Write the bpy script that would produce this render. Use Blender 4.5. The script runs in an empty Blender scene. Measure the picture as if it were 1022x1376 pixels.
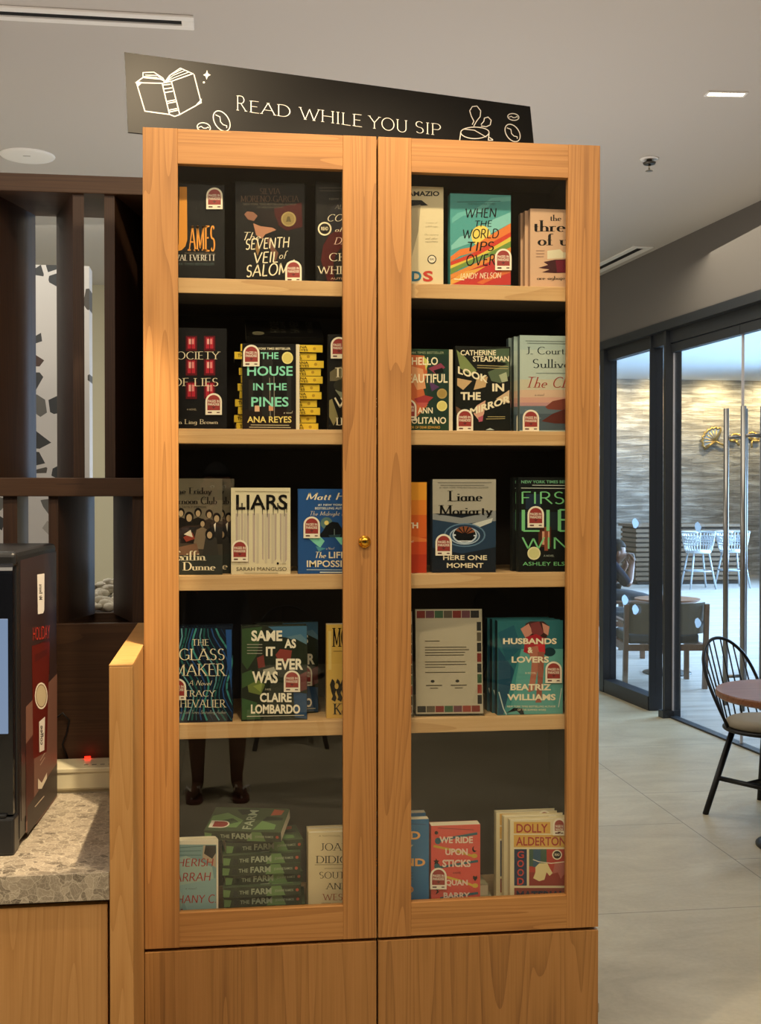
import bpy, bmesh, math, random
from mathutils import Vector, Matrix
random.seed(7)
S = bpy.context.scene
COL = S.collection
R = math.radians

# ------------------------------------------------------------------ camera
EYE = 1.55
YAW, PITCH = R(7.561), R(0.751)
FPX = 1577.0
cd = bpy.data.cameras.new('camera')
cd.sensor_fit = 'HORIZONTAL'; cd.sensor_width = 36.0; cd.lens = FPX / 1022 * 36.0
cd.clip_start = 0.05; cd.clip_end = 200
cam = bpy.data.objects.new('camera', cd); COL.objects.link(cam)
cam.location = (0, 0, EYE); cam.rotation_euler = (R(90) - PITCH, 0, -YAW)
S.camera = cam
CO = Vector((0, 0, EYE))
CF = Vector((math.sin(YAW) * math.cos(PITCH), math.cos(YAW) * math.cos(PITCH), -math.sin(PITCH)))
CR = Vector((math.cos(YAW), -math.sin(YAW), 0)); CU = CR.cross(CF)

def ray(px, py):
    return CF + CR * ((px - 511) / FPX) - CU * ((py - 688) / FPX)
def at(px, py, x=None, y=None, z=None, pl=None):
    """the point of a real plane (x, y or z constant, or (point, normal)) seen at a photo pixel"""
    d = ray(px, py)
    if pl: t = (pl[0] - CO).dot(pl[1]) / d.dot(pl[1])
    elif y is not None: t = y / d.y
    elif z is not None: t = (z - EYE) / d.z
    else: t = x / d.x
    return CO + d * t

# ------------------------------------------------------------------ light and exposure
S.view_settings.view_transform = 'Standard'; S.view_settings.look = 'None'
S.view_settings.gamma = 1; S.view_settings.use_curve_mapping = False
S.view_settings.exposure = 0.0
S.cycles.use_denoising = True
S.cycles.max_bounces = 8; S.cycles.transparent_max_bounces = 16
S.cycles.sample_clamp_indirect = 4.0
W = bpy.data.worlds.new('world'); S.world = W; W.use_nodes = True
W.node_tree.nodes['Background'].inputs[0].default_value = (1.0, .86, .70, 1)
W.node_tree.nodes['Background'].inputs[1].default_value = 0.30

def area(name, loc, target, sx, sy, power, col, spread=180):
    l = bpy.data.lights.new(name, 'AREA'); l.shape = 'RECTANGLE'; l.size = sx; l.size_y = sy
    l.energy = power; l.color = col; l.spread = R(spread)
    o = bpy.data.objects.new(name, l); COL.objects.link(o); o.location = loc
    o.rotation_euler = (Vector(target) - Vector(loc)).to_track_quat('-Z', 'Y').to_euler()
    return o
def spot(name, loc, target, power, col, angle=70, blend=.5, rad=.03):
    l = bpy.data.lights.new(name, 'SPOT'); l.energy = power; l.color = col
    l.spot_size = R(angle); l.spot_blend = blend; l.shadow_soft_size = rad
    o = bpy.data.objects.new(name, l); COL.objects.link(o); o.location = loc
    o.rotation_euler = (Vector(target) - Vector(loc)).to_track_quat('-Z', 'Y').to_euler()
    return o
WARM = (1.0, .78, .50)
DAY = (.42, .69, 1.0)
# the cafe's own ceiling spots, in a row just in front of the bookcase and over the counter
spot('ceiling_spot', (.12, 2.18, 3.26), (.08, 2.93, 1.65), 92, WARM, 88, .65)
spot('ceiling_spot', (.78, 2.18, 3.26), (.72, 2.90, 1.4), 42, WARM, 82, .65)
spot('counter_spot', (.13, 2.33, 3.26), (-.52, 2.98, .74), 360, WARM, 19, .3, .015)
# general light of the cafe: a fill added over the aisle, upward fills added for the ceiling, seating and corridor lights
area('cafe_light', (.3, 1.0, 3.27), (.3, 1.3, 0), 4.0, 1.4, 102, (1, .85, .66))  # added ambient fill, standing in for the room's other lamps
area('cove_uplight', (-3.3, 2.2, 1.7), (-3.299, 2.2, 3.3), 1.4, 3.4, 100, (1, .88, .80))  # unseen, added to brighten the ceiling from below
area('cove_uplight', (.9, 5.0, .9), (.9, 5.001, 3.3), 1.4, 2.4, 34, (1, .90, .84))  # second added ceiling fill, out of sight behind the bookcase
area('seating_light', (2.4, 5.8, 3.25), (2.2, 5.6, 0), 2.0, 3.0, 60, (1, .88, .68))
area('corridor_light', (-1.4, 7.6, 3.25), (-1.3, 8.3, 0), 1.6, 1.2, 85, (1, .93, .78))
area('corridor_light', (-1.6, 4.75, 3.25), (-1.6, 5.05, 0), 2.4, .15, 26, (1, .95, .82))
# daylight inside the room beyond the glass, and the wall washers over its stone wall
area('terrace_daylight', (10.5, 14.5, 2.2), (3.5, 15.5, .8), 10, 3.2, 2000, DAY, 108)
area('terrace_daylight', (6.2, 12.0, 3.68), (6.2, 12.5, 0), 5, 9, 420, DAY, 120)
for k in range(2): spot('aisle_spot', (-.9 + k * 2.2, -.15, 3.27), (-.9 + k * 2.2, -1.5, 0), 300, (1, .86, .66), 110, .7)  # spots added to brighten the floor mirrored in the bookcase glass
for k in range(9): spot('wall_washer', (2.6 + k * 1.15, 21.3, 3.66), (2.6 + k * 1.15, 21.95, 3.2), 165, (1, .80, .42), 120, 1.0, .05)

# ------------------------------------------------------------------ materials
def lin(h):
    h = h.lstrip('#'); v = [int(h[i:i + 2], 16) / 255 for i in (0, 2, 4)]
    return tuple(c / 12.92 if c <= .04045 else ((c + .055) / 1.055) ** 2.4 for c in v) + (1,)
_M = {}
def mat(name, col, rough=.5, metal=0, spec=.5, coat=0, emit=None, es=0):
    if name in _M: return _M[name]
    m = bpy.data.materials.new(name); m.use_nodes = True
    b = m.node_tree.nodes['Principled BSDF']
    b.inputs['Base Color'].default_value = lin(col) if isinstance(col, str) else col
    b.inputs['Roughness'].default_value = rough; b.inputs['Metallic'].default_value = metal
    b.inputs['Specular IOR Level'].default_value = spec; b.inputs['Coat Weight'].default_value = coat
    if emit:
        b.inputs['Emission Color'].default_value = lin(emit); b.inputs['Emission Strength'].default_value = es
    _M[name] = m
    return m
def ink(col):
    c = lin(col); l = .2 * c[0] + .7 * c[1] + .1 * c[2]
    return mat('print_' + col.strip('#'), tuple(v * (.5 if l < .02 else .75 if l < .06 else 1) for v in c[:3]) + (1,), .48, 0, .2)

def nodes(name):
    m = bpy.data.materials.new(name); m.use_nodes = True; nt = m.node_tree
    b = nt.nodes['Principled BSDF']
    def N(t, **k):
        n = nt.nodes.new(t)
        for a, v in k.items():
            if a.startswith('i_'): n.inputs[a[2:].replace('_', ' ')].default_value = v
            else: setattr(n, a, v)
        return n
    def L(a, b_): nt.links.new(a, b_)
    _M[name] = m
    return m, b, N, L
def ramp(N, stops):
    r = N('ShaderNodeValToRGB'); e = r.color_ramp.elements
    while len(e) < len(stops): e.new(.5)
    for k, (p, c) in zip(e, stops): k.position = p; k.color = lin(c) if isinstance(c, str) else c
    return r
def wood(name, light, mid, dark, axis='z', fine=1.0, rough=.45, spec=.4, bump=.05):
    """long straight grain with a few cathedral figures; axis = the way the grain runs"""
    m, b, N, L = nodes(name)
    tc = N('ShaderNodeTexCoord'); oi = N('ShaderNodeObjectInfo')
    add = N('ShaderNodeVectorMath', operation='ADD'); L(tc.outputs['Object'], add.inputs[0])
    mul = N('ShaderNodeVectorMath', operation='SCALE'); mul.inputs['Scale'].default_value = 3.7
    cmb = N('ShaderNodeCombineXYZ')
    for k in range(3): L(oi.outputs['Random'], cmb.inputs[k])
    L(cmb.outputs[0], mul.inputs[0]); L(mul.outputs[0], add.inputs[1])
    def mapped(along, across):
        mp = N('ShaderNodeMapping'); s = [across * fine] * 3; s['xyz'.index(axis)] = along * fine
        mp.inputs['Scale'].default_value = s; L(add.outputs[0], mp.inputs[0]); return mp
    m1 = mapped(.30, 9); n1 = N('ShaderNodeTexNoise', i_Scale=1.0, i_Detail=1.5, i_Distortion=.3); L(m1.outputs[0], n1.inputs['Vector'])
    mm = N('ShaderNodeMath', operation='MULTIPLY'); mm.inputs[1].default_value = 22; L(n1.outputs['Fac'], mm.inputs[0])
    fr = N('ShaderNodeMath', operation='FRACT'); L(mm.outputs[0], fr.inputs[0])
    pw = N('ShaderNodeMath', operation='POWER'); pw.inputs[1].default_value = 2.4; L(fr.outputs[0], pw.inputs[0])
    m2 = mapped(6, 300); n2 = N('ShaderNodeTexNoise', i_Scale=1.0, i_Detail=2.0); L(m2.outputs[0], n2.inputs['Vector'])
    m3 = mapped(.4, 5); n3 = N('ShaderNodeTexNoise', i_Scale=1.0, i_Detail=1.0); L(m3.outputs[0], n3.inputs['Vector'])
    a1 = N('ShaderNodeMath', operation='MULTIPLY_ADD'); L(pw.outputs[0], a1.inputs[0]); a1.inputs[1].default_value = -.20; a1.inputs[2].default_value = .52
    a3 = N('ShaderNodeMath', operation='MULTIPLY_ADD'); L(n2.outputs['Fac'], a3.inputs[0]); a3.inputs[1].default_value = .30; L(a1.outputs[0], a3.inputs[2])
    a2 = N('ShaderNodeMath', operation='MULTIPLY_ADD'); L(n3.outputs['Fac'], a2.inputs[0]); a2.inputs[1].default_value = .30; L(a3.outputs[0], a2.inputs[2])
    r = ramp(N, [(.50, dark), (.76, mid), (.98, light)]); L(a2.outputs[0], r.inputs[0])
    L(r.outputs[0], b.inputs['Base Color'])
    b.inputs['Roughness'].default_value = rough; b.inputs['Specular IOR Level'].default_value = spec
    bp = N('ShaderNodeBump', i_Strength=bump, i_Distance=.002); L(n2.outputs['Fac'], bp.inputs['Height']); L(bp.outputs[0], b.inputs['Normal'])
    return m
OAK = ('#bd8b53', '#ac7a44', '#8a5e33')
OAKV = wood('oak_vertical', *OAK, axis='z'); OAKH = wood('oak_horizontal', *OAK, axis='x')
OAKD = wood('oak_drawer', '#b0804c', '#a07340', '#7a532e', axis='z', fine=.8)
SHELFW = wood('oak_shelf', '#dcb98a', '#cfa875', '#b98f5c', axis='x')
DIVV = wood('oak_divider', '#c99a60', '#bb8a50', '#a87740', axis='z', fine=1.3)
DIVT = wood('oak_divider_top', '#d6aa6c', '#c9995a', '#b58347', axis='x', fine=1.3)
VEN = wood('oak_veneer', '#c69860', '#ba8a52', '#a97a44', axis='z', fine=.9)
DARKV = wood('dark_stained_vertical', '#47301f', '#3a261a', '#2a1a12', axis='z', rough=.5)
DARKH = wood('dark_stained_horizontal', '#533a26', '#452f1f', '#322116', axis='x', rough=.5)
WALNUT = wood('walnut_top', '#9b6a4c', '#83543a', '#5e3826', axis='x', fine=1.4, rough=.35)
WALNUTL = wood('walnut_leg', '#7d5c47', '#6a4a38', '#4e3527', axis='z', fine=1.4, rough=.45)
BARW = wood('bar_slat_wood', '#7a6450', '#67523f', '#4f3d2f', axis='x', fine=.4)
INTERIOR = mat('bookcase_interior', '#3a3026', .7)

def glassmat(name, tint=(1, 1, 1, 1), rough=.0, ior=1.5):
    """clear pane: a Fresnel mix of straight-through light and mirror reflection"""
    m, b, N, L = nodes(name); nt = m.node_tree
    ge = N('ShaderNodeNewGeometry'); io = N('ShaderNodeMix'); io.inputs[2].default_value = ior; io.inputs[3].default_value = 1 / ior
    L(ge.outputs['Backfacing'], io.inputs[0]); f = N('ShaderNodeFresnel'); L(io.outputs[0], f.inputs['IOR']); t = N('ShaderNodeBsdfTransparent'); t.inputs[0].default_value = tint
    g = N('ShaderNodeBsdfGlossy'); g.inputs['Roughness'].default_value = rough
    mx = N('ShaderNodeMixShader'); L(f.outputs[0], mx.inputs[0]); L(t.outputs[0], mx.inputs[1]); L(g.outputs[0], mx.inputs[2])
    L(mx.outputs[0], nt.nodes['Material Output'].inputs['Surface'])
    return m
GLASS = glassmat('clear_glass', (.97, .98, .97, 1)); ACRYL = glassmat('clear_acrylic', (.96, .97, .98, 1), .03)
PGLASS = glassmat('partition_glass', (.96, .98, 1, 1))

# ------------------------------------------------------------------ mesh builder
class MB:
    def __init__(s): s.bm = bmesh.new()
    def _m(s, faces, m, sm=False):
        for f in faces: f.material_index = m; f.smooth = sm
    def box(s, x0, y0, z0, x1, y1, z1, m=0, bev=0, M=None, seg=2):
        A = Matrix.Translation(((x0 + x1) / 2, (y0 + y1) / 2, (z0 + z1) / 2)) @ Matrix.Diagonal((abs(x1 - x0), abs(y1 - y0), abs(z1 - z0), 1))
        if M: A = M @ A
        r = bmesh.ops.create_cube(s.bm, size=1, matrix=A); vs = r['verts']
        fs = {f for v in vs for f in v.link_faces}
        s._m(fs, m)
        if bev:
            es = {e for v in vs for e in v.link_edges}
            r = bmesh.ops.bevel(s.bm, geom=list(es), offset=bev, segments=seg, affect='EDGES', profile=.5)
            s._m(r['faces'], m)
        return s
    def face(s, pts, m=0):
        f = s.bm.faces.new([s.bm.verts.new(p) for p in pts]); f.material_index = m; return s
    def prism(s, plan, z0, z1, m=0):
        a = [s.bm.verts.new((x, y, z0)) for x, y in plan]; b = [s.bm.verts.new((x, y, z1)) for x, y in plan]
        n = len(plan); fs = [s.bm.faces.new(a[::-1]), s.bm.faces.new(b)]
        for i in range(n): fs.append(s.bm.faces.new((a[i], a[(i + 1) % n], b[(i + 1) % n], b[i])))
        s._m(fs, m); return s
    def extrude(s, pts, vec, m=0):
        vec = Vector(vec); a = [s.bm.verts.new(p) for p in pts]; b = [s.bm.verts.new(Vector(p) + vec) for p in pts]
        n = len(pts); fs = [s.bm.faces.new(a[::-1]), s.bm.faces.new(b)]
        for i in range(n): fs.append(s.bm.faces.new((a[i], a[(i + 1) % n], b[(i + 1) % n], b[i])))
        s._m(fs, m); return s
    def tube(s, path, r, m=0, seg=8, closed=False, cap=True):
        P = [Vector(p) for p in path]; n = len(P); rings = []
        rr = r if isinstance(r, (list, tuple)) else [r] * n
        up = None
        for i in range(n):
            a = P[i - 1] if (i or closed) else P[i]; b = P[(i + 1) % n] if (i < n - 1 or closed) else P[i]
            t = (b - a).normalized()
            if up is None:
                up = Vector((0, 0, 1)) if abs(t.z) < .9 else Vector((1, 0, 0))
            x = t.cross(up).normalized(); up = x.cross(t).normalized()
            rings.append([s.bm.verts.new(P[i] + (x * math.cos(q) + up * math.sin(q)) * rr[i]) for q in (2 * math.pi * k / seg for k in range(seg))])
        fs = []
        for i in range(n if closed else n - 1):
            A, B = rings[i], rings[(i + 1) % n]
            for k in range(seg): fs.append(s.bm.faces.new((A[k], A[(k + 1) % seg], B[(k + 1) % seg], B[k])))
        s._m(fs, m, True)
        if cap and not closed: s._m([s.bm.faces.new(rings[0][::-1]), s.bm.faces.new(rings[-1])], m)
        return s
    def lathe(s, prof, m=0, seg=32, c=(0, 0, 0), M=None, smooth=True):
        rings = []
        for r_, z in prof:
            ring = []
            for k in range(seg):
                q = 2 * math.pi * k / seg; v = Vector((c[0] + r_ * math.cos(q), c[1] + r_ * math.sin(q), c[2] + z))
                ring.append(s.bm.verts.new(M @ v if M else v))
            rings.append(ring)
        fs = []
        for A, B in zip(rings, rings[1:]):
            for k in range(seg): fs.append(s.bm.faces.new((A[k], A[(k + 1) % seg], B[(k + 1) % seg], B[k])))
        s._m(fs, m, smooth)
        s._m([s.bm.faces.new(rings[0][::-1]), s.bm.faces.new(rings[-1])], m)
        return s
    def ball(s, c, r, m=0, u=16, v=10, M=None):
        r = r if isinstance(r, (tuple, list)) else (r, r, r)
        A = Matrix.Translation(c) @ (M or Matrix()) @ Matrix.Diagonal((*r, 1))
        q = bmesh.ops.create_uvsphere(s.bm, u_segments=u, v_segments=v, radius=1, matrix=A)
        s._m({f for w in q['verts'] for f in w.link_faces}, m, True); return s
    def build(s, name, mats, parent=None, off=None, recalc=True):
        if recalc: bmesh.ops.recalc_face_normals(s.bm, faces=s.bm.faces[:])
        if off is not None: bmesh.ops.translate(s.bm, verts=s.bm.verts[:], vec=-Vector(off))
        me = bpy.data.meshes.new(name); s.bm.to_mesh(me); s.bm.free()
        for m in (mats if isinstance(mats, (list, tuple)) else [mats]): me.materials.append(m)
        o = bpy.data.objects.new(name, me); COL.objects.link(o)
        if parent: o.parent = parent
        if off is not None and not parent: o.location = off
        return o
def thing(name, label, cat, loc=(0, 0, 0), rot=(0, 0, 0), group=None):
    o = bpy.data.objects.new(name, None); COL.objects.link(o); o.empty_display_size = .1
    o.location = loc; o.rotation_euler = rot; o['label'] = label; o['category'] = cat
    if group: o['group'] = group
    return o
def tag(o, label, cat, group=None):
    o['label'] = label; o['category'] = cat
    if group: o['group'] = group
    return o
def struct(o, label=None):
    o['kind'] = 'structure'
    if label: o['label'] = label; o['category'] = o.name.split('_')[0].split('.')[0]
    return o
def copy_thing(o, loc=None, rot=None, label=None):
    c = o.copy(); COL.objects.link(c)
    if loc is not None: c.location = loc
    if rot is not None: c.rotation_euler = rot
    if label: c['label'] = label
    for ch in list(o.children):
        d = ch.copy(); COL.objects.link(d); d.parent = c
        for g in list(ch.children):
            e = g.copy(); COL.objects.link(e); e.parent = d
    return c

# ------------------------------------------------------------------ lettering
def A_(cx, cy, rx, ry, a0, a1, n=10):
    return [(cx + rx * math.cos(R(a0 + (a1 - a0) * k / n)), cy + ry * math.sin(R(a0 + (a1 - a0) * k / n))) for k in range(n + 1)]
def _glyphs():
    g = {}
    g['A'] = (.86, [[(.04, 0), (.43, 1)], [(.43, 1), (.82, 0)], [(.2, .36), (.66, .36)]])
    g['B'] = (.66, [[(.12, 0), (.12, 1)], [(.12, 1), (.34, 1)] + A_(.34, .76, .22, .24, 90, -90) + [(.12, .52)], [(.36, .52)] + A_(.36, .26, .26, .26, 90, -90) + [(.12, 0)]])
    g['C'] = (.8, [A_(.47, .5, .4, .5, 48, 312, 20)])
    g['D'] = (.82, [[(.12, 0), (.12, 1)], [(.12, 1), (.35, 1)] + A_(.35, .5, .42, .5, 90, -90, 16) + [(.12, 0)]])
    g['E'] = (.62, [[(.12, 0), (.12, 1)], [(.12, 1), (.56, 1)], [(.12, .53), (.48, .53)], [(.12, 0), (.58, 0)]])
    g['F'] = (.58, [[(.12, 0), (.12, 1)], [(.12, 1), (.55, 1)], [(.12, .52), (.46, .52)]])
    g['G'] = (.84, [A_(.47, .5, .4, .5, 48, 330, 20), [(.8, .44), (.8, .08)], [(.56, .44), (.8, .44)]])
    g['H'] = (.84, [[(.12, 0), (.12, 1)], [(.72, 0), (.72, 1)], [(.12, .52), (.72, .52)]])
    g['I'] = (.26, [[(.13, 0), (.13, 1)]])
    g['J'] = (.5, [[(.36, 1), (.36, .25)] + A_(.16, .25, .2, .25, 0, -110)])
    g['K'] = (.76, [[(.12, 0), (.12, 1)], [(.66, 1), (.14, .45)], [(.28, .6), (.72, 0)]])
    g['L'] = (.6, [[(.12, 0), (.12, 1)], [(.12, 0), (.56, 0)]])
    g['M'] = (1.0, [[(.12, 0), (.14, 1)], [(.14, 1), (.5, .12)], [(.5, .12), (.86, 1)], [(.86, 1), (.88, 0)]])
    g['N'] = (.86, [[(.12, 0), (.12, 1)], [(.12, 1), (.74, 0)], [(.74, 0), (.74, 1)]])
    g['O'] = (.92, [A_(.46, .5, .4, .5, 90, 450, 28)])
    g['P'] = (.62, [[(.12, 0), (.12, 1)], [(.12, 1), (.34, 1)] + A_(.34, .74, .24, .26, 90, -90) + [(.12, .48)]])
    g['Q'] = (.92, g['O'][1] + [[(.5, .15), (.85, -.15)]])
    g['R'] = (.72, [[(.12, 0), (.12, 1)], [(.12, 1), (.34, 1)] + A_(.34, .75, .22, .25, 90, -90) + [(.12, .5)], [(.34, .5), (.7, 0)]])
    g['S'] = (.58, [A_(.29, .75, .21, .25, 35, 270, 12) + A_(.29, .25, .22, .25, 90, -145, 12)])
    g['T'] = (.7, [[(.35, 0), (.35, 1)], [(.03, 1), (.67, 1)]])
    g['U'] = (.8, [[(.12, 1), (.12, .3)] + A_(.4, .3, .28, .3, 180, 360, 12) + [(.68, 1)]])
    g['V'] = (.82, [[(.04, 1), (.41, 0)], [(.41, 0), (.78, 1)]])
    g['W'] = (1.2, [[(.04, 1), (.34, 0)], [(.34, 0), (.6, .92)], [(.6, .92), (.86, 0)], [(.86, 0), (1.16, 1)]])
    g['X'] = (.78, [[(.06, 1), (.72, 0)], [(.7, 1), (.08, 0)]])
    g['Y'] = (.76, [[(.04, 1), (.38, .48)], [(.72, 1), (.38, .48)], [(.38, .48), (.38, 0)]])
    g['Z'] = (.7, [[(.08, 1), (.64, 1)], [(.64, 1), (.06, 0)], [(.06, 0), (.66, 0)]])
    g['a'] = (.52, [A_(.24, .22, .18, .22, 40, 320, 14), [(.42, .46), (.42, 0)]])
    g['b'] = (.54, [[(.1, 1), (.1, 0)], A_(.28, .23, .19, .23, 150, -150, 14)])
    g['c'] = (.46, [A_(.26, .23, .2, .23, 45, 315, 14)])
    g['d'] = (.54, [A_(.25, .23, .19, .23, 30, 330, 14), [(.44, 1), (.44, 0)]])
    g['e'] = (.5, [[(.07, .25), (.44, .25)] + A_(.26, .23, .19, .23, 5, 310, 14)])
    g['f'] = (.34, [A_(.3, .82, .15, .17, 60, 180, 6) + [(.15, 0)], [(.02, .45), (.3, .45)]])
    g['g'] = (.52, [A_(.25, .24, .18, .22, 30, 330, 14), [(.43, .46), (.43, -.12)] + A_(.24, -.12, .19, .16, 0, -150, 8)])
    g['h'] = (.54, [[(.1, 1), (.1, 0)], A_(.27, .27, .17, .19, 160, 0, 8) + [(.44, 0)]])
    g['i'] = (.22, [[(.11, .46), (.11, 0)], [(.11, .62), (.11, .7)]])
    g['j'] = (.24, [[(.13, .46), (.13, -.15), (.02, -.25)], [(.13, .62), (.13, .7)]])
    g['k'] = (.5, [[(.1, 1), (.1, 0)], [(.42, .46), (.11, .2)], [(.2, .28), (.46, 0)]])
    g['l'] = (.22, [[(.11, 1), (.11, 0)]])
    g['m'] = (.82, [[(.1, .46), (.1, 0)], A_(.26, .29, .16, .17, 170, 0, 8) + [(.42, 0)], A_(.58, .29, .16, .17, 170, 0, 8) + [(.74, 0)]])
    g['n'] = (.54, [[(.1, .46), (.1, 0)], A_(.27, .27, .17, .19, 165, 0, 8) + [(.44, 0)]])
    g['o'] = (.5, [A_(.25, .23, .2, .23, 90, 450, 18)])
    g['p'] = (.54, [[(.1, .46), (.1, -.3)], A_(.28, .23, .19, .23, 150, -150, 14)])
    g['q'] = (.54, [A_(.25, .23, .19, .23, 30, 330, 14), [(.44, .46), (.44, -.3)]])
    g['r'] = (.36, [[(.1, .46), (.1, 0)], A_(.26, .3, .16, .16, 170, 50, 6)])
    g['s'] = (.4, [A_(.2, .345, .13, .115, 40, 270, 8) + A_(.2, .115, .14, .115, 90, -150, 8)])
    g['t'] = (.32, [[(.14, .68), (.14, .1)] + A_(.24, .1, .1, .1, 180, 300, 5), [(.02, .45), (.29, .45)]])
    g['u'] = (.54, [[(.1, .46), (.1, .17)] + A_(.27, .17, .17, .17, 180, 350, 8), [(.44, .46), (.44, 0)]])
    g['v'] = (.48, [[(.04, .46), (.24, 0)], [(.24, 0), (.44, .46)]])
    g['w'] = (.72, [[(.04, .46), (.2, 0)], [(.2, 0), (.36, .42)], [(.36, .42), (.52, 0)], [(.52, 0), (.68, .46)]])
    g['x'] = (.46, [[(.05, .46), (.42, 0)], [(.41, .46), (.05, 0)]])
    g['y'] = (.48, [[(.04, .46), (.24, 0)], [(.44, .46), (.2, -.15), (.08, -.27)]])
    g['z'] = (.44, [[(.06, .46), (.38, .46)], [(.38, .46), (.05, 0)], [(.05, 0), (.4, 0)]])
    g['.'] = (.2, [[(.08, .0), (.08, .07)]]); g[' '] = (.34, []); g["'"] = (.18, [[(.09, 1), (.07, .8)]])
    g['-'] = (.36, [[(.06, .25), (.3, .25)]]); g['\u00e9'] = (.5, g['e'][1] + [[(.2, .56), (.34, .72)]])
    g['\u00c9'] = (.62, g['E'][1] + [[(.28, 1.08), (.42, 1.22)]])
    g['&'] = (.8, [[(.72, .0), (.24, .66)] + A_(.36, .8, .15, .18, 215, -40, 10) + [(.14, .36)] + A_(.32, .22, .22, .22, 150, 350, 10) + [(.7, .45)]])
    return g
GL = _glyphs()
STY = {  # thick, thin, serif half-width, slant
    'r': (.105, .045, .10, 0), 'R': (.17, .04, .12, 0), 'i': (.10, .045, .09, .28), 'c': (.085, .05, 0, .3),
    'C': (.15, .07, 0, .25), 'h': (.06, .035, .06, 0), 'k': (.13, .1, 0, .12), 'n': (.09, .08, 0, 0), 'F': (.19, .06, .1, 0), 'd': (.07, .06, 0, 0)}
_TC = {}
def glyph_polys(text, sty):
    """flat polygons of a line of lettering, before it is fitted to its box"""
    key = (text, sty)
    if key in _TC: return _TC[key]
    out = []
    if sty in ('s', 'b', 'B'):
        c = bpy.data.curves.new('t', 'FONT'); c.body = text; c.resolution_u = 3
        c.offset = {'s': 0, 'b': .018, 'B': .035}[sty]
        o = bpy.data.objects.new('t', c); me = o.to_mesh()
        vs = [v.co.copy() for v in me.vertices]
        out = [[(vs[i].x, vs[i].y) for i in p.vertices] for p in me.polygons]
        o.to_mesh_clear(); bpy.data.objects.remove(o); bpy.data.curves.remove(c)
    else:
        tk, tn, sf, sl = STY[sty]; x = 0
        for ch in text:
            w, st = GL.get(ch, GL[' '])
            for pl in st:
                n = len(pl); closed = n > 3 and math.dist(pl[0], pl[-1]) < 1e-6
                L_, R_ = [], []
                for i, p in enumerate(pl):
                    a = pl[i - 1] if i else (pl[-2] if closed else p); b = pl[i + 1] if i < n - 1 else (pl[1] if closed else p)
                    dx, dy = b[0] - a[0], b[1] - a[1]; l = math.hypot(dx, dy) or 1; dx /= l; dy /= l
                    k = abs(dy) ** 1.5
                    if dx * dy > 0 and abs(dx) > .15 and n == 2: k *= .45      # rising diagonals are the thin ones
                    t = (tn + (tk - tn) * k) / 2
                    L_.append((p[0] - dy * t, p[1] + dx * t)); R_.append((p[0] + dy * t, p[1] - dx * t))
                for i in range(n - 1):
                    out.append([(x + q[0], q[1]) for q in (L_[i], L_[i + 1], R_[i + 1], R_[i])])
                if sf:
                    for e, f_ in ((0, 1), (-1, -2)):
                        p, q = pl[e], pl[f_]
                        if closed: continue
                        if abs(q[1] - p[1]) > abs(q[0] - p[0]) * .8 and (p[1] in (0, 1) or abs(p[1] - .46) < .01 or p[1] == -.3):
                            hs = tn * .5; y0 = p[1] if p[1] <= 0 else p[1] - 2 * hs
                            lft = sf * (.5 if ch.islower() and p[1] > .3 else 1); rgt = sf * (.25 if ch.islower() and p[1] > .3 else 1)
                            out.append([(x + p[0] - tk / 2 - lft, y0), (x + p[0] + tk / 2 + rgt, y0), (x + p[0] + tk / 2 + rgt, y0 + 2 * hs), (x + p[0] - tk / 2 - lft, y0 + 2 * hs)])
            x += w + .06
        if sl: out = [[(a + b * sl, b) for a, b in p] for p in out]
    _TC[key] = out
    return out
def fit_text(text, sty, x0, y0, x1, y1):
    ps = glyph_polys(text, sty)
    if not ps: return []
    xs = [a for p in ps for a, b in p]; ys = [b for p in ps for a, b in p]
    sx = (x1 - x0) / ((max(xs) - min(xs)) or 1); sy = (y1 - y0) / ((max(ys) - min(ys)) or 1)
    return [[(x0 + (a - min(xs)) * sx, y0 + (b - min(ys)) * sy) for a, b in p] for p in ps]

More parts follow.
